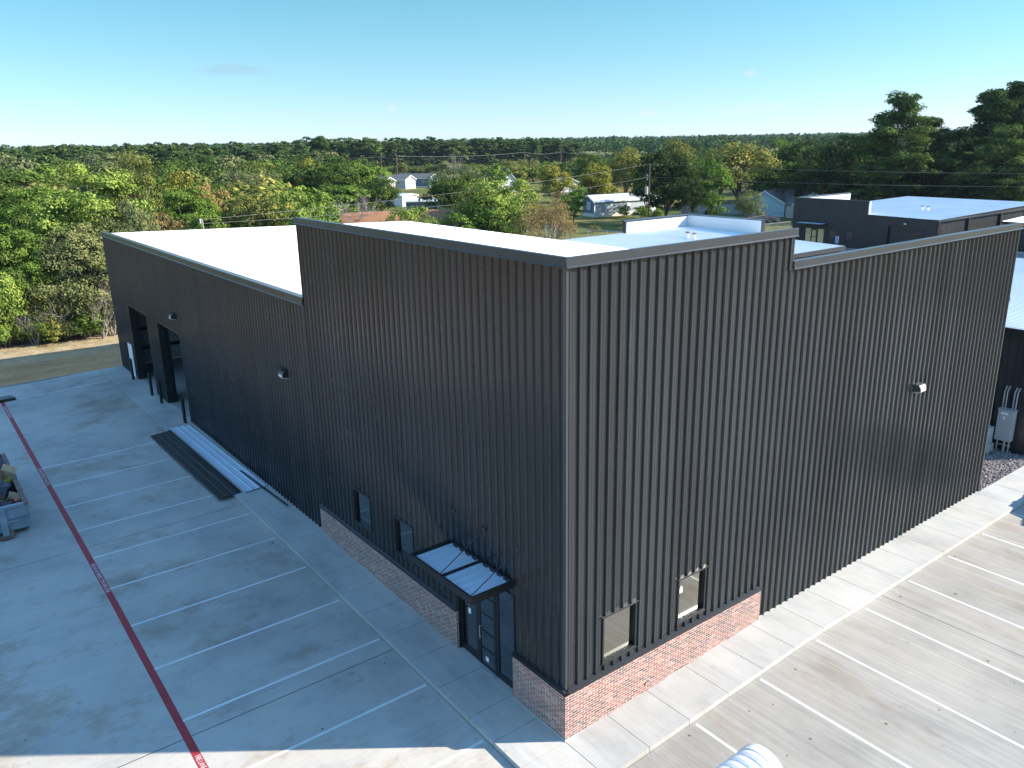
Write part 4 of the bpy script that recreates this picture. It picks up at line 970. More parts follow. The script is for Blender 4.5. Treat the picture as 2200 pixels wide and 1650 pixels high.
def bare_kind(key, seed, H, Wd, mat='greybark', leafmat=None, nl=0, ls=.2, stems=4):
    rs = np.random.RandomState(seed); mb = MB(); tips = []
    def br(p, d, L, r, lev):
        e = p+d*L; m = p.lerp(e, .5)+Vector(rs.normal(0, L*.05, 3)); mb.tube(p, m, r, r*.8, 5, False); mb.tube(m, e, r*.8, r*.55, 5, False); tips.append(e)
        if lev <= 0: return
        for _ in range(rs.randint(2, 4)):
            nd = (d+Vector(rs.normal(0, .42, 3))+Vector((0, 0, .08))).normalized(); br(p.lerp(e, rs.uniform(.5, 1)), nd, L*rs.uniform(.6, .8), r*.55, lev-1)
    for s in range(stems):
        an = s/stems*6.28+rs.uniform(-.4, .4); sp = Wd/H*.9; br(Vector((rs.uniform(-.2, .2), rs.uniform(-.2, .2), -.3)), Vector((math.cos(an)*sp*.5, math.sin(an)*sp*.5, 1)).normalized(), H*.36, H*.016, 5)
    tm = trunk_mesh(mb, mat); me = None
    if nl:
        T = np.array([tuple(t) for t in tips]); T = T[T[:, 2] > H*.3]; i = rs.randint(0, len(T), nl); P = T[i]+rs.normal(0, .32, (nl, 3)); V = leaves(rs, P, rs.normal(0, 1, (nl, 3))+np.array([0, 0, .5]), ls); me = np_mesh('crown', V, np.arange(len(V)).reshape(-1, 4), leafmat)
    LIB[key] = (me, tm, H, Wd)
def put(name, key, loc, label, cat='tree', group=None, H=None, Wd=None, rz=None, rnd=random.Random(3)):
    me, tm, h0, w0 = LIB[key]; t = thing(name, loc, label, cat, group, rnd.uniform(0, 6.28) if rz is None else rz)
    if me: mesh_obj('crown', me, t)
    if tm: mesh_obj('trunk', tm, t)
    sz = (H/h0) if H else 1; sw = (Wd/w0) if Wd else sz; t.scale = (sw, sw, sz); return t
def hero(name, key, u, vtop, dist, wpx, label, cat='tree', group=None, zb=-.45, rz=None):
    """tree whose crown top is seen at pixel row vtop, at the given distance"""
    p = at_d(u, vtop, dist); rng = (p-CC).length; return put(name, key, (p.x, p.y, zb), label, cat, group, H=p.z-zb, Wd=wpx*rng/CF, rz=rz)

# near, mid and far foliage kinds
kind('oak_near', 1, 13, 11, 1.5, 80, 24000, .30, 'oak', limbs=20, rc=.135, squash=.7)
kind('green_near', 2, 13, 10, 1.0, 85, 26000, .27, 'green', limbs=20, rc=.135, squash=.7)
kind('bright_near', 3, 13, 10, 1.5, 95, 24000, .26, 'bright', limbs=26, rc=.125, squash=.75)
kind('olive_near', 4, 11, 10, .8, 150, 24000, .25, 'olive', bark='greybark', limbs=60, rc=.12, stems=3, trunk=.03)
kind('sage_near', 5, 11, 10, .8, 130, 22000, .24, 'sage', bark='greybark', limbs=70, rc=.12, stems=4, trunk=.03)
kind('oak_mid', 11, 12, 12, 1.5, 70, 11000, .42, 'oak', rc=.13, squash=.85); kind('oak_mid_b', 12, 12, 13, 1.2, 80, 11000, .42, 'oak', lobes=8, rc=.12, squash=.85)
for k_, s_ in (('oak_dark', 'oak_mid'), ('oak_dark_b', 'oak_mid_b')):
    m_ = LIB[s_][0].copy(); m_.materials.clear(); m_.materials.append(M['oakdk']); LIB[k_] = (m_,)+LIB[s_][1:]
kind('green_mid', 13, 11, 10, 1, 62, 9000, .40, 'green', rc=.14, squash=.85); kind('green_mid_b', 14, 11, 9, 1, 70, 9000, .40, 'green', lobes=7, rc=.13, squash=.85)
kind('bright_mid', 15, 10, 9, 1, 80, 8000, .38, 'bright'); kind('olive_mid', 16, 10, 10, 1, 100, 8500, .36, 'olive', rc=.13, limbs=24)
kind('yellow_mid', 17, 10, 11, 1.2, 90, 9000, .40, 'yellowl', rc=.14, limbs=20); kind('rust_mid', 18, 8, 8, .8, 90, 6500, .30, 'rustl', bark='greybark', rc=.12, limbs=30, stems=3)
kind('sage_mid', 19, 11, 10, 1, 80, 9000, .42, 'sage', droop=2.5, asp=.35)
kind('oak_far', 21, 12, 12, 1, 45, 2600, .8, 'oak'); kind('green_far', 22, 12, 11, 1, 45, 2600, .8, 'green'); kind('olive_far', 23, 11, 11, 1, 45, 2400, .75, 'olive'); kind('sage_far', 24, 11, 11, 1, 45, 2400, .75, 'sage')
kind('bush', 31, 2.6, 3.4, .1, 30, 3000, .2, 'green', limbs=6); kind('bush_olive', 32, 2.6, 3.4, .1, 30, 2600, .18, 'olive', bark='greybark', limbs=12, rc=.15); kind('bush_bright', 33, 2.6, 3.2, .1, 30, 2600, .2, 'bright', limbs=6); kind('bush_sage', 34, 3.5, 4, .1, 40, 2600, .18, 'sage', bark='greybark', limbs=26, rc=.15)
pine_kind('pine_big', 41, 20, 11.5, 3.5, 21, 36000, .5, 'pinel', 1.45); pine_kind('pine_big_b', 42, 20, 11, 4, 20, 34000, .5, 'pine', 1.5)
pine_kind('pine_mid', 43, 18, 8, 7, 12, 6000, .8, 'pine', 1.4); pine_kind('pine_mid_b', 44, 18, 7.5, 8, 11, 6000, .8, 'pinel', 1.4)
kind('pine_far', 45, 17, 6.5, 4, 34, 1500, 1.0, 'pine', bark='barkp', limbs=3, rc=.2, asp=.6, trunk=.012, lobes=4); kind('pine_far_b', 46, 17, 7, 3.6, 34, 1500, 1.0, 'pinel', bark='barkp', limbs=3, rc=.2, trunk=.012, lobes=5); kind('pine_far_c', 47, 17, 5.5, 5, 30, 1300, 1.0, 'pine', bark='barkp', limbs=3, rc=.22, trunk=.012, lobes=3)
bare_kind('bare', 51, 7, 7, stems=6); bare_kind('twiggy', 52, 5, 6, 'greybark', 'olive', 1500, .16, 5); bare_kind('rusty', 53, 8, 7.5, 'greybark', 'rustl', 6500, .2, 6); bare_kind('bare_tall', 54, 12, 6, stems=3)
bare_kind('thin', 55, 6, 3, 'greybark', 'green', 900, .2, 2)

# ---- hero trees, left
T = hero
T('broad_tree', 'bright_near', 180, 334, 79, 235, 'tall light yellow-green tree above the left end of the warehouse roof')
T('broad_tree', 'olive_near', 262, 350, 84, 110, 'tree with rusty yellow top right of the tall light green tree', rz=1)
T('broad_tree', 'oak_near', 20, 352, 92, 230, 'large dark tree filling the left edge of the photograph')
T('broad_tree', 'green_near', 60, 388, 86, 190, 'leafy green tree left of the light yellow-green one')
T('broad_tree', 'oak_near', 10, 440, 76, 160, 'dark green tree low at the left edge above the dry clearing', rz=2)
T('broad_tree', 'sage_near', 262, 430, 76, 140, 'greyish green tree with pale twigs touching the far roof corner')
T('broad_tree', 'sage_near', 165, 480, 74, 190, 'olive tree full of pale bare twigs left of the warehouse corner', rz=3)
T('broad_tree', 'olive_near', 95, 545, 75, 150, 'thin grey-green tree with sprawling pale branches at the clearing edge', rz=4)
T('broad_tree', 'green_near', 40, 480, 74, 120, 'mid green tree above the dark bushes at the left edge', rz=5)
T('bare_tree', 'twiggy', 215, 545, 72, 130, 'tangle of pale leafless branches beside the warehouse corner')
T('bare_tree', 'twiggy', 120, 590, 72.5, 130, 'low sprawling bare shrub in front of the olive tree', rz=2)
T('bare_tree', 'bare_tall', 205, 610, 71, 60, 'leaning pale bare trunk left of the warehouse corner')
T('bare_tree', 'bare_tall', 243, 590, 72, 60, 'tall reddish vine-covered trunk next to the warehouse corner', rz=1.2)
T('bare_tree', 'bare', 60, 650, 71.5, 70, 'small leafless sapling at the left of the scrub line')
T('broad_tree', 'bright_mid', -12, 575, 72, 90, 'bright green bush-like tree cut by the left edge')
rv = random.Random(8)
for i in range(34):
    u = -30+i*8.4+rv.uniform(-5, 5); v = 742-(u*.11)+rv.uniform(-16, 4)
    p = at_z(u, v+6, -.45); k = rv.choice(['bush', 'bush_olive', 'bush_sage', 'bush_bright', 'bush_sage', 'thin', 'thin'])
    put('shrub', k, (p.x, p.y, -.45), 'low shrub in the tangled scrub along the dry earth strip at left', 'shrub', 'shrubs along the earth strip', H=rv.uniform(1.2, 3.4), Wd=rv.uniform(2, 3.6))
for i in range(16):
    u = -30+i*18+rv.uniform(-8, 8); p = at_d(u, 600, rv.uniform(76, 84)); k = rv.choice(['bush', 'bush_sage', 'bush_olive'])
    put('shrub', k, (p.x, p.y, -.45), 'taller shrub under the trees behind the scrub at left', 'shrub', 'shrubs under the left trees', H=rv.uniform(3, 5), Wd=rv.uniform(4, 6))
T('broad_tree', 'green_near', 395, 392, 112, 165, 'round green tree behind the middle of the white roof')
T('broad_tree', 'rust_mid', 440, 392, 118, 90, 'rust-yellow tree behind the right half of the round green tree')
T('broad_tree', 'yellow_mid', 365, 372, 128, 100, 'yellow-green tree with sparse top behind the round green tree')
T('broad_tree', 'oak_dark', 300, 335, 185, 120, 'dark tree right of the tall light green tree')
T('broad_tree', 'rust_mid', 330, 452, 104, 110, 'low rusty brown tree just above the white roof edge', rz=1)
T('broad_tree', 'green_mid_b', 445, 452, 102, 80, 'small light green tree right of the short pole')
T('broad_tree', 'sage_mid', 505, 346, 150, 100, 'drooping dark grey-green tree in the left middle of the wood')
T('broad_tree', 'sage_mid', 560, 352, 158, 90, 'drooping grey-green tree next to the darker drooping one', rz=2)
T('broad_tree', 'olive_mid', 520, 405, 108, 110, 'thin olive tree with grey limbs above the white roof')
T('broad_tree', 'olive_mid', 575, 402, 104, 120, 'olive tree with orange tinge left of the bright round one', rz=2.6)
T('broad_tree', 'bright_mid', 655, 402, 98, 120, 'bright green round tree just left of the raised parapet')
T('broad_tree', 'yellow_mid', 655, 345, 178, 80, 'yellowing tree at the left of the dark tree group')
T('broad_tree', 'oak_mid_b', 715, 350, 160, 150, 'big dark oak behind the bare grey tree')
T('broad_tree', 'green_mid', 780, 350, 165, 120, 'green oak right of the big dark one')
T('broad_tree', 'oak_mid', 812, 372, 155, 100, 'dark oak beside the white shed')
T('broad_tree', 'green_mid_b', 745, 395, 150, 150, 'green tree low behind the bare grey tree', rz=4)
T('bare_tree', 'bare', 757, 386, 112, 130, 'leafless pale grey tree beside the rust-coloured roof')
T('broad_tree', 'bright_mid', 885, 437, 92, 105, 'small light green tree just behind the roof, right of the rust-coloured roof')
T('broad_tree', 'olive_mid', 835, 452, 98, 60, 'small olive tree in front of the rust-coloured roof')
T('broad_tree', 'oak_mid_b', 965, 368, 124, 130, 'dark oak left of the bright green tree in the centre')
T('broad_tree', 'sage_mid', 985, 342, 150, 130, 'pale grey-green tree above the dark oak in the centre', rz=1)
T('bare_tree', 'bare_tall', 980, 318, 170, 70, 'bare purplish grey treetop above the dark oak')
T('broad_tree', 'bright_mid', 1080, 376, 106, 140, 'bright green tree in the centre behind the white roof')
T('broad_tree', 'olive_mid', 1030, 372, 112, 120, 'olive green tree between the dark oak and the bright tree', rz=3)
T('broad_tree', 'green_mid', 1020, 420, 104, 130, 'leafy green tree low behind the roof edge in the centre', rz=2)
T('rusty_tree', 'rusty', 1182, 402, 104, 115, 'rust-brown thin tree right of the bright green tree')
T('broad_tree', 'yellow_mid', 1195, 357, 190, 85, 'yellowing tree above the rust-brown one')
T('broad_tree', 'yellow_mid', 1283, 355, 178, 105, 'golden yellow tree behind the mobile home', rz=2)
T('broad_tree', 'green_mid', 1233, 402, 150, 62, 'rounded green bush-like tree left of the mobile home', rz=2)
T('broad_tree', 'oak_mid', 1268, 322, 230, 85, 'dark oak above the golden yellow tree')
T('broad_tree', 'olive_mid', 1350, 303, 205, 100, 'olive tree left behind the big dark oak', rz=1)
T('broad_tree', 'olive_mid', 1452, 283, 200, 90, 'tall thin-topped olive tree rising behind the big dark oak', rz=4)
T('broad_tree', 'oak_mid', 1392, 362, 162, 80, 'dark tree directly behind the wooden utility pole', rz=4)
T('broad_tree', 'oak_dark_b', 1438, 316, 150, 160, 'big dark oak right of the utility pole')
T('broad_tree', 'oak_dark', 1478, 372, 140, 80, 'smaller dark oak in front of the big one', rz=2)
T('broad_tree', 'green_mid', 1532, 340, 147, 104, 'grey-green round oak with a clear trunk on the lawn')
T('broad_tree', 'olive_mid', 1590, 290, 185, 160, 'big yellow-olive tree behind the lawn oaks', rz=5)
T('broad_tree', 'olive_mid', 1555, 305, 200, 90, 'olive tree joined to the big yellow-olive one', rz=2)
T('broad_tree', 'sage_mid', 1614, 402, 140, 60, 'small dark conical tree left of the pale blue house', rz=1)
T('broad_tree', 'oak_dark', 1722, 292, 200, 110, 'dark tree right of the yellow-olive tree', rz=1)
T('broad_tree', 'green_mid', 1690, 300, 235, 80, 'mid green treetop between the yellow-olive tree and the dark trees')
T('broad_tree', 'oak_dark_b', 1812, 290, 175, 150, 'broad blackish oak behind the far dark building')
T('broad_tree', 'sage_mid', 1850, 282, 190, 100, 'grey-green tree between the blackish oak and the tall pine', rz=3)
T('broad_tree', 'oak_dark', 1760, 330, 165, 110, 'dark oak above the left end of the far dark building', rz=6)
T('pine_tree', 'pine_big', 1942, 212, 162, 178, 'tallest pine standing alone against the sky at the right', zb=-.4)
T('pine_tree', 'pine_big_b', 2003, 262, 170, 100, 'dark pine just right of the tallest pine', rz=2)
T('pine_tree', 'pine_big_b', 2135, 204, 170, 140, 'dark pine with a gap of sky below its top, near the right edge', rz=4)
T('pine_tree', 'pine_big_b', 2195, 188, 176, 150, 'dark pine cut by the right edge of the photograph', rz=1)
T('pine_tree', 'pine_big', 2165, 280, 158, 140, 'lighter green pine in front of the dark pines at the right edge', rz=3)
T('broad_tree', 'oak_dark', 2045, 320, 190, 110, 'dark tree in the gap between the two pine groups')
T('broad_tree', 'olive_mid', 2075, 345, 165, 90, 'yellow-lit tree between the pine groups', rz=5)
T('broad_tree', 'oak_dark_b', 1985, 345, 170, 140, 'dark oak under the tallest pine on the right', rz=1)
T('broad_tree', 'oak_dark_b', 1900, 350, 172, 130, 'dark oak under the tallest pine on the left', rz=4)
T('broad_tree', 'oak_dark_b', 2110, 352, 160, 150, 'dark oak below the right pines', rz=3)
T('broad_tree', 'oak_dark', 2200, 350, 166, 130, 'dark oak at the right edge below the pines', rz=1)
for i in range(26):
    u = 1790+i*17+rv.uniform(-7, 7); p = at_d(u, 400, rv.uniform(150, 160)); k = rv.choice(['bush', 'bush_olive', 'bush', 'bush_sage'])
    put('shrub', k, (p.x, p.y, -.4), 'shrub in the dark undergrowth behind the far dark building', 'shrub', 'undergrowth behind the far dark building', H=rv.uniform(2.5, 4.2), Wd=rv.uniform(3.5, 6))
for n, (u, v, h, w, k, lab) in enumerate([(1338, 467, 2.2, 3, 'bush', 'clipped green shrub in front of the mobile home'), (1378, 470, 2.4, 4.2, 'bush', 'dark hedge clump at the foot of the utility pole'), (1412, 472, 2.0, 3.6, 'bush', 'dark hedge clump right of the utility pole'), (1275, 500, 1.3, 2.6, 'bush_olive', 'low dry bush on the lawn in front of the mobile home'),
        (1778, 424, 2.2, 2.6, 'bush_bright', 'small palm-like green shrub behind the far dark building'), (1845, 424, 1.8, 2.4, 'bush_bright', 'light green shrub behind the white parapet of the far building')]):
    p = at_z(u, v, -.4); put('shrub', k, (p.x, p.y, -.4), lab, 'shrub', H=h, Wd=w)

# ---- scattered wood behind, left and middle
rw = random.Random(21)
def rowz(u): return 304.4-.0177*(u-1100)
cnt = 0
for d0, d1, n, ua, ub, hmin, hmax, kinds in [
    (120, 165, 34, -150, 640, 8, 10.5, ['green_far', 'oak_far', 'olive_far', 'sage_far', 'green_far']),
    (165, 230, 48, -200, 700, 9, 12, ['oak_far', 'green_far', 'oak_far', 'olive_far']),
    (230, 330, 64, -250, 840, 10, 13, ['oak_far', 'green_far', 'oak_far', 'sage_far']),
    (230, 330, 20, 1000, 1500, 7, 9.5, ['green_far', 'olive_far', 'oak_far']),
    (230, 330, 36, 1450, 2300, 10, 13, ['oak_far', 'oak_far', 'green_far']),
    (170, 225, 16, 1640, 2300, 9, 12, ['oak_far', 'green_far'])]:
    for i in range(n):
        u = ua+(ub-ua)*(i+rw.random())/n; dd = rw.uniform(d0, d1); p = at_d(u, 350, dd)
        if 800 < u < 960 and dd > 150: continue
        kk = rw.choice(kinds); hue = {'oak_far': 'dark green', 'green_far': 'mid green', 'olive_far': 'olive', 'sage_far': 'grey-green'}[kk]
        zone = ['beyond the left edge trees', 'behind the tall light green tree', 'above the left part of the white roof', 'above the middle of the white roof', 'left of the raised parapet', 'above the raised parapet', 'behind the centre trees', 'behind the lawn oaks', 'behind the far dark building', 'behind the right pines'][int(min(9, max(0, [j for j in range(10) if u < (60, 260, 380, 500, 640, 860, 1250, 1650, 2030, 9e9)[j]][0])))]
        hue = hue.replace(' green', ' green'); zone = zone.replace('behind the tall light green tree', 'past the light green tree'); row = 'near' if dd < 165 else 'middle' if dd < 230 else 'far'
        put('broad_tree', kk, (p.x, p.y, -.45), hue+' tree in the '+row+' wood '+zone, 'tree', 'mixed wood beyond the warehouse', H=rw.uniform(hmin, hmax), Wd=rw.uniform(10, 15), rnd=rw)
# ---- pine belt
def belt(n, ua, ub, da, db, vt, jit, wpx, grp, lab):
    for i in range(n):
        u = ua+(ub-ua)*(i+rw.uniform(.1, .9))/n; dd = rw.uniform(da, db); v = vt(u)+rw.uniform(-jit, jit)
        p = at_d(u, v, dd); H = max(10, p.z+.5)
        put('pine_tree', rw.choice(['pine_far', 'pine_far_b', 'pine_far_c', 'pine_far']), (p.x, p.y, -.5), lab, 'tree', grp, H=H, Wd=wpx*dd/CF*rw.uniform(.8, 1.25), rnd=rw)
belt(46, 640, 1240, 425, 445, lambda u: 301+max(0, (u-1150)*.06), 5, 34, 'pine belt behind the mobile homes', 'pine in the front of the belt behind the mobile homes')
belt(44, 650, 1235, 450, 480, lambda u: 298+max(0, (u-1150)*.08), 4, 32, 'pine belt behind the mobile homes', 'pine in the front of the belt behind the mobile homes')
belt(46, -60, 660, 330, 370, lambda u: 322-.012*u, 7, 40, 'pine belt at the left', 'pine in the long belt along the left horizon')
belt(46, -60, 660, 400, 450, lambda u: 312-.006*u, 4, 34, 'pine belt at the left', 'pine in the long belt along the left horizon')
T('pine_tree', 'pine_mid', 686, 296, 330, 48, 'taller dark pine standing up at the left end of the pine belt')
for i in range(30):   # light undergrowth at the foot of the belt
    u = 820+i*15+rw.uniform(-6, 6); p = at_d(u, 360, rw.uniform(395, 415)); put('shrub', rw.choice(['green_far', 'olive_far']), (p.x, p.y, -.5), 'light green young growth at the foot of the pine belt', 'shrub', 'young growth at the foot of the pine belt', H=rw.uniform(3.5, 7), Wd=rw.uniform(6, 10), rnd=rw)
# ---- far woods: one mass up to the horizon
rs = np.random.RandomState(77); P = []; N = []; S_ = []
def far_tree(x, y, h, w, n, ls):
    d = rs.normal(0, 1, (n, 3)); d /= np.linalg.norm(d, axis=1)[:, None]; d[:, 2] = np.abs(d[:, 2])*rs.choice([1, 1, -.4], n); p = d*np.array([w/2, w/2, h*.32])*(rs.uniform(.6, 1, (n, 1))); p += np.array([x, y, h*.66-.5]); P.append(p); N.append(d+np.array([0, 0, .3])); S_.append(np.full(n, ls))
for _ in range(1500):
    u = rs.uniform(-300, 2500); dd = rs.uniform(440, 520) if u > 620 else rs.uniform(375, 480); r = ray(u, 300); q = math.hypot(r.x, r.y); far_tree(CC.x+r.x/q*dd, CC.y+r.y/q*dd, rs.uniform(4, 8), rs.uniform(6, 10), 40, 1.5)
for da, db, cnt, n, ls in ((460, 640, 900, 70, 1.7), (640, 1000, 1100, 46, 2.6), (1000, 1900, 1500, 26, 4.2), (1900, 3600, 1400, 14, 8)):
    for _ in range(cnt):
        u = rs.uniform(-500, 2700); dd = rs.uniform(da, db); r = ray(u, 300); q = math.hypot(r.x, r.y); x, y = CC.x+r.x/q*dd, CC.y+r.y/q*dd
        h = rs.uniform(12.5, 15.2)+(2.5 if dd > 1000 else 0)+(dd/1000)*rs.uniform(.6, 3.2); far_tree(x, y, h, rs.uniform(7, 11)*(1+dd/2500), n, ls)
P = np.concatenate(P); N = np.concatenate(N); S_ = np.concatenate(S_)[:, None]
V = leaves(rs, P, N, S_, .75); me = np_mesh('far_wood', V, np.arange(len(V)).reshape(-1, 4), 'farpine'); o = D.objects.new('far_wood', me); COL.objects.link(o); tag(o, 'continuous pine woods fading blue along the whole horizon', 'wood', kind='stuff')

# ================================================================== HOUSES, POLES, FENCES
def home(label, u, v, dist, Wg, Lh, h, az, side, gable, roofm, skirt=.0, zb=-.45, name='mobile_home', pitch=.25, windows=4, gw=True, p=None, trimm='white', flip=False):
    """origin = the near gable corner; long side runs along azimuth az, gable to the left of it"""
    if p is None: p = at_d(u, v, dist)
    t = thing(name, (p.x, p.y, zb), label, 'mobile home' if name == 'mobile_home' else name, rz=rad(az))
    if flip: t.scale.y = -1
    rh = Wg*pitch
    g = MB(); g.box(0, Lh, 0, .08, skirt, h); g.box(0, Lh, Wg-.08, Wg, skirt, h); g.box(Lh-.08, Lh, .08, Wg-.08, skirt, h); g.build('wall', side, t)
    g = MB(); g.prism([(.0, skirt), (Wg, skirt), (Wg, h), (Wg/2, h+rh), (0, h)], 'x', -.06, -.0); g.build('gable_wall', gable, t); g = MB(); g.prism([(0, h), (Wg, h), (Wg/2, h+rh)], 'x', Lh+.001, Lh+.05); g.build('gable_wall', gable, t)
    g = MB(); o_ = .3
    for s0, s1 in ((-o_, Wg/2), (Wg+o_, Wg/2)):
        z0 = h-o_*2*pitch; z1 = h+rh
        g.quad((-.35, s0, z0), (Lh+.35, s0, z0), (Lh+.35, s1, z1), (-.35, s1, z1)); g.quad((-.35, s0, z0+.1), (Lh+.35, s0, z0+.1), (Lh+.35, s1, z1+.1), (-.35, s1, z1+.1))
    g.build('roof', roofm, t)
    g = MB()
    for s0, s1 in ((-o_, Wg/2), (Wg+o_, Wg/2)):
        z0 = h-o_*2*pitch; z1 = h+rh; g.quad((-.36, s0, z0-.14), (-.36, s1, z1-.14), (-.36, s1, z1+.11), (-.36, s0, z0+.11))
    g.box(-.35, Lh+.35, -o_-.02, -o_+.02, h-o_*2*pitch-.1, h-o_*2*pitch+.1); g.build('fascia', trimm, t)
    if skirt: g = MB(); g.box(-.05, Lh, -.02, .1, -.1, skirt); g.box(-.08, .05, .1, Wg, -.1, skirt); g.build('skirting', 'cream', t)
    for k in range(windows):
        x = Lh*(k+.7)/(windows+.4); g = MB(); g.box(x, x+.9, -.05, -.005, skirt+1.0, skirt+2.0); w = g.build('window', trimm, t); g = MB(); g.box(x+.08, x+.82, -.07, -.05, skirt+1.08, skirt+1.92); g.build('pane', 'dkglass', w)
    if gw: g = MB(); g.box(-.12, -.065, Wg/2-.7, Wg/2+.5, skirt+.7, skirt+2.1); w = g.build('window', trimm, t); g = MB(); g.box(-.14, -.12, Wg/2-.58, Wg/2+.38, skirt+.82, skirt+1.98); g.build('pane', 'mhside', w)
    g = MB(); g.box(-.09, .07, -.05, .06, skirt, h); g.build('corner_board', trimm, t)
    return t
mh = home('grey mobile home with pale metal roof and blue-grey gable end beside the golden tree', 1277, 467, 0, 4.0, 15, 3.1, 81, 'mhside', 'mhblue', 'mhroof', .75, p=at_z(1277, 467, -.4), windows=0)
for x in (2.3, 7.6):
    g = MB(); g.box(x, x+.7, -.35, .0, 1.9, 2.4); g.build('window_air_conditioner', 'white', mh)
g = MB(); g.box(9.5, 13.5, -1.8, -.1, .5, .62); g.box(9.5, 9.6, -1.8, -1.7, -.1, .5); g.box(13.4, 13.5, -1.8, -1.7, -.1, .5); g.box(9.5, 13.5, -1.85, -1.8, .62, 1.5); g.build('porch', 'white', mh)
home('long grey mobile home with pale gable end far behind, left of the teal one', 871, 393, 278, 5, 16, 3.1, 198, 'mhside', 'mhside', 'shingle', .4, flip=True)
home('teal mobile home with white-trimmed gable, right of the long grey one far behind', 922, 392, 286, 5, 15, 3.1, 198, 'mhblue', 'teal', 'shingle', .4, flip=True)
home('third mobile home, only its pale gable showing left of the long grey one', 826, 396, 270, 5, 14, 3.0, 198, 'mhside', 'beige', 'shingle', .4, flip=True)
home('low house with wide rust-coloured roof just behind the warehouse', 742, 486, 108, 8, 15, 3.0, 66, 'cream', 'cream', 'terra', name='house', pitch=.34, windows=3)
home('plain white shed with flat pale roof by the dark oak', 864, 424, 200, 5, 8, 2.5, 195, 'white', 'white', 'mhroof', name='shed', pitch=.08, windows=0, gw=False, flip=True)
home('low blue-grey shed right of the white one', 872, 436, 185, 4, 9, 2.2, 60, 'mhblue', 'mhside', 'mhroof', name='shed', pitch=.1, windows=0, gw=False)
home('small pale blue house with brown roof on the lawn near the far dark building', 1683, 464, 138, 7.5, 9, 2.6, 108, 'paleblue', 'paleblue', 'browshg', name='house', pitch=.28, windows=1, gw=True, p=at_z(1683, 466, -.4))
home('dark roofed house in the shade behind the pale blue one', 1790, 430, 165, 8, 15, 2.5, 150, 'beige', 'beige', 'shingle', name='house', windows=3)
home('white-gabled house high up among the far trees, the left one', 1178, 366, 360, 7, 10, 3.2, 200, 'mhside', 'beige', 'shingle', name='house', flip=True)
home('white-gabled house far away right of the grey one among the trees', 1232, 363, 372, 7, 12, 3.2, 200, 'white', 'beige', 'shingle', name='house', flip=True)
home('cream house with steep tan roof among the centre trees', 1110, 392, 250, 6, 8, 3.4, 160, 'cream', 'white', 'browshg', name='house', pitch=.55)
home('white-sided house glimpsed between the yellow and the golden tree', 1240, 385, 245, 6, 8, 3.0, 165, 'white', 'white', 'mhroof', name='house')

def pole(label, p, h, r=.14, arm=True, cap=False, transformer=False, name='utility_pole', mat='wood'):
    t = thing(name, (p.x, p.y, -.45), label, 'utility pole', rz=rad(50)); g = MB(); g.tube((0, 0, 0), (0, 0, h), r, r*.7, 10); g.build('pole', mat, t)
    if arm: g = MB(); g.box(-1.1, 1.1, -.06, .06, h-.6, h-.45); g.build('crossarm', mat, t)
    if transformer:
        g = MB(); g.tube((-.42, 0, h-4.9), (-.42, 0, h-3.7), .27, .27, 12); g.tube((-.42, 0, h-3.7), (-.42, 0, h-3.6), .27, .1, 12); g.box(-.2, -.05, -.05, .05, h-4.6, h-4.0); g.build('transformer', 'beige', t)
        for z in (h-2.6, h-2.0): g = MB(); g.tube((-.36, 0, z), (-.36, 0, z+.35), .07); g.tube((-.36, 0, z+.1), (0, 0, z+.1), .025); g.build('insulator', 'white', t)
        g = MB(); g.path([(-.4, 0, h-.3), (-.5, 0, h-1.6), (-.38, 0, h-2.6), (-.45, 0, h-3.6)], .02, 4); g.build('lead_wire', 'wire', t)
    if cap: g = MB(); g.tube((-.16, 0, h-.35), (-.16, 0, h+.05), .12, .12, 10); g.build('transformer', 'white', t)
    return t, h-.45
pP = at_z(1392, 492, -.45); zP = onz = None
def top_h(p, u, v):
    d = ray(u, v); dist = math.hypot(p.x-CC.x, p.y-CC.y); return CC.z+d.z*dist/math.hypot(d.x, d.y)
hP = top_h(pP, 1392, 352)+.45
pole('brown wooden utility pole with a transformer in front of the big dark oak', pP, hP, .15, False, transformer=True)
pQ = at_d(434, 472, 82); hQ = pQ.z+.45; pole('short grey pole with white cap behind the white roof at left', pQ, hQ, .11, False, cap=True, mat='greybark')
pR = at_d(2420, 372, 150); hR = pR.z+.45; pole('wooden utility pole beyond the right edge carrying the wires', pR, hR, .15, False)
def wire_(label, a, b, sag, r=.013, n=14):
    a, b = Vector(a), Vector(b); g = MB(); pts = [a.lerp(b, i/n)-Vector((0, 0, sag*4*(i/n)*(1-i/n))) for i in range(n+1)]
    for p, q in zip(pts[:-1], pts[1:]): g.tube(p, q, r, r, 5, False)
    o = g.build('power_line', 'wire'); tag(o, label, 'power line'); return o
zt = hP-.45
wire_('upper overhead wire from the transformer pole to the short pole at left', (pP.x, pP.y, zt-.05), (pQ.x, pQ.y, pQ.z), .55)
wire_('lower overhead wire from the transformer pole to the short pole at left', (pP.x, pP.y, zt-2.1), (pQ.x, pQ.y, pQ.z-.35), .9)
wire_('upper overhead wire running right from the transformer pole', (pP.x, pP.y, zt-.05), (pR.x, pR.y, pR.z), .5)
wire_('lower overhead wire running right from the transformer pole', (pP.x, pP.y, zt-2.1), (pR.x, pR.y, pR.z-1.9), .5)
a, b = at_d(1105, 534, 100), at_d(1692, 454, 122); wire_('pale service cable sloping up across the lawn past the white parapet', a, b, .3, .03)
far_poles = []
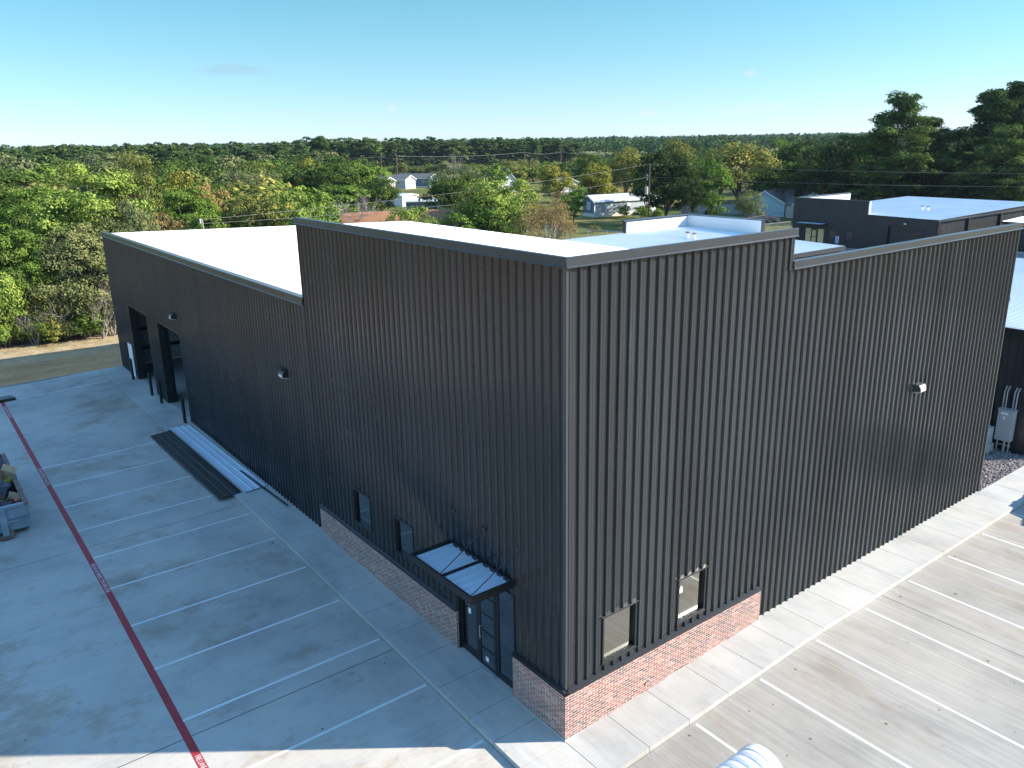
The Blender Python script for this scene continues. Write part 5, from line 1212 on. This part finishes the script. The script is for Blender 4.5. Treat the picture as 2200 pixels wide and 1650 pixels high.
for u, vt, dd, lab in ((818, 333, 330, 'left far pole'), (851, 331, 300, 'dark far pole before the grey mobile home'), (1127, 324, 340, 'far pole in the middle of the pine belt'), (1205, 323, 350, 'far pole left of the golden tree'), (1145, 340, 300, 'short far pole with a white transformer')):
    p = at_d(u, vt, dd); pole(lab+' against the pine belt' if 'pine belt' not in lab else lab, p, p.z+.45, .22, True, cap=dd == 300); far_poles.append(p)
order = [0, 1, 2, 3]
for k, (i, j) in enumerate(((0, 1), (1, 2), (2, 3))):
    a, b = far_poles[i], far_poles[j]; wire_('thin far wire crossing the pine belt, span %s' % ('left of the dark far pole', 'in the centre', 'at its right end')[k], a-Vector((0, 0, .6)), b-Vector((0, 0, .6)), .8, .05)
pl = at_d(560, 338, 330); wire_('thin far wire leaving the left far pole towards the left woods', far_poles[0]-Vector((0, 0, .6)), pl, .8, .05)
pr_ = at_d(1440, 318, 330); wire_('thin far wire running right from the last far pole', far_poles[3]-Vector((0, 0, .6)), pr_, 1.5, .05)

def chain_fence(label, pts, h=1.7, step=3.0):
    t = thing('chain_link_fence', (pts[0][0], pts[0][1], -.4), label, 'fence'); o0 = Vector((pts[0][0], pts[0][1], 0)); rail = MB(); net = MB()
    for a, b in zip(pts[:-1], pts[1:]):
        a, b = Vector((a[0], a[1], 0))-o0, Vector((b[0], b[1], 0))-o0; L = (b-a).length; n = max(1, int(L/step))
        for i in range(n+1):
            p = a.lerp(b, i/n); g = MB(); g.tube((p.x, p.y, 0), (p.x, p.y, h), .045, .045, 6); g.build('post', 'chain', t)
        rail.tube((a.x, a.y, h-.03), (b.x, b.y, h-.03), .03, .03, 5)
        for k in range(7): net.tube((a.x, a.y, .15+k*.23), (b.x, b.y, .15+k*.23), .007, .007, 3, False)
        for k in range(int(L/.25)): p = a.lerp(b, k*.25/L); net.tube((p.x, p.y, .05), (p.x, p.y, h-.05), .007, .007, 3, False)
    rail.build('rail', 'chain', t); net.build('mesh', 'chain', t)
c = [at_z(u, v, -.4) for u, v in ((1100, 497), (1225, 513), (1345, 524))]; chain_fence('chain-link fence along the lawn behind the warehouse roof', [(p.x, p.y) for p in c])
c = [at_z(u, v, -.4) for u, v in ((1560, 515), (1697, 499))]; chain_fence('chain-link fence between the white parapet and the far dark building', [(p.x, p.y) for p in c])
p = at_z(1197, 520, -.4); g = MB(); g.tube((0, 0, 0), (0, 0, 2.6), .07, .06, 8); o = g.build('fence_post', 'rust'); o.location = (p.x, p.y, -.4); tag(o, 'single rusty brown post in front of the rust-brown tree', 'post')
c0, c1 = at_z(1462, 459, -.4), at_z(1640, 462, -.4); t = thing('board_fence', (c0.x, c0.y, -.4), 'weathered pale board fence in the shade behind the lawn oaks', 'fence'); d = c1-c0; L = math.hypot(d.x, d.y); n = 22
for i in range(n):
    x0, x1 = L*i/n, L*(i+1)/n-.03; g = MB(); g.box(x0, x1, -.02, .02, 0, 1.9); g.build('board_panel', 'fencew', t)
t.rotation_euler.z = math.atan2(d.y, d.x)
# heap of reddish earth and a ride-on mower on the lawn
p = at_z(1640, 476, -.4); bm = bmesh.new(); bmesh.ops.create_icosphere(bm, subdivisions=4, radius=1)
for v_ in bm.verts:
    k = 1+.22*math.sin(v_.co.x*6+1)*math.cos(v_.co.y*7)+.12*math.sin(v_.co.x*19+v_.co.z*11); v_.co = Vector((v_.co.x*3.1*k, v_.co.y*1.5*k, max(-.1, v_.co.z)*1.25*k))
me = D.meshes.new('earth_heap'); bm.to_mesh(me); bm.free(); me.materials.append(M['earth']); o = D.objects.new('earth_heap', me); COL.objects.link(o); o.location = (p.x, p.y, -.45); tag(o, 'heap of reddish earth on the lawn left of the far dark building', 'earth heap')
p = at_z(1525, 461, -.4); MW = thing('ride_on_mower', (p.x, p.y, -.42), 'dark ride-on mower parked on the lawn under the grey-green oak', 'mower', rz=.4)
g = MB(); g.box(-.9, -.1, -.3, .3, .35, .85); g.prism([(-.3, .45), (.3, .45), (.25, .55), (-.25, .55)], 'x', -.1, .6); g.build('body', 'black', MW, bevel=.05)
g = MB(); g.box(.15, .6, -.25, .25, .55, .65); g.box(.55, .65, -.25, .25, .6, 1.05); g.build('seat', 'trim', MW); g = MB(); g.tube((-.15, 0, .8), (.05, 0, 1.15), .03); g.tube((.02, 0, 1.13), (.06, 0, 1.17), .2, .2, 12); g.build('steering_wheel', 'rubber', MW)
for x, r in ((-.7, .22), (.45, .33)):
    for s in (-1, 1): g = MB(); g.tube((x, s*.35, r), (x, s*.52, r), r, r, 16); g.build('wheel', 'rubber', MW)

# ================================================================== AIR
g = MB(); g.box(-4200, 4200, -4200, 4200, -2.2, 24.5); hz = g.build('haze', [], kind='stuff'); hz['label'] = 'faint blue haze in the air over the distant woods'; hz['category'] = 'haze'
hm = D.materials.new('haze'); hm.use_nodes = True; n_, l_ = hm.node_tree.nodes, hm.node_tree.links; n_.remove(n_['Principled BSDF'])
pv = n_.new('ShaderNodeVolumePrincipled'); pv.inputs['Color'].default_value = (.62, .78, .95, 1); pv.inputs['Density'].default_value = .00006; pv.inputs['Anisotropy'].default_value = .2
l_.new(pv.outputs[0], n_['Material Output'].inputs['Volume']); hz.data.materials.append(hm)
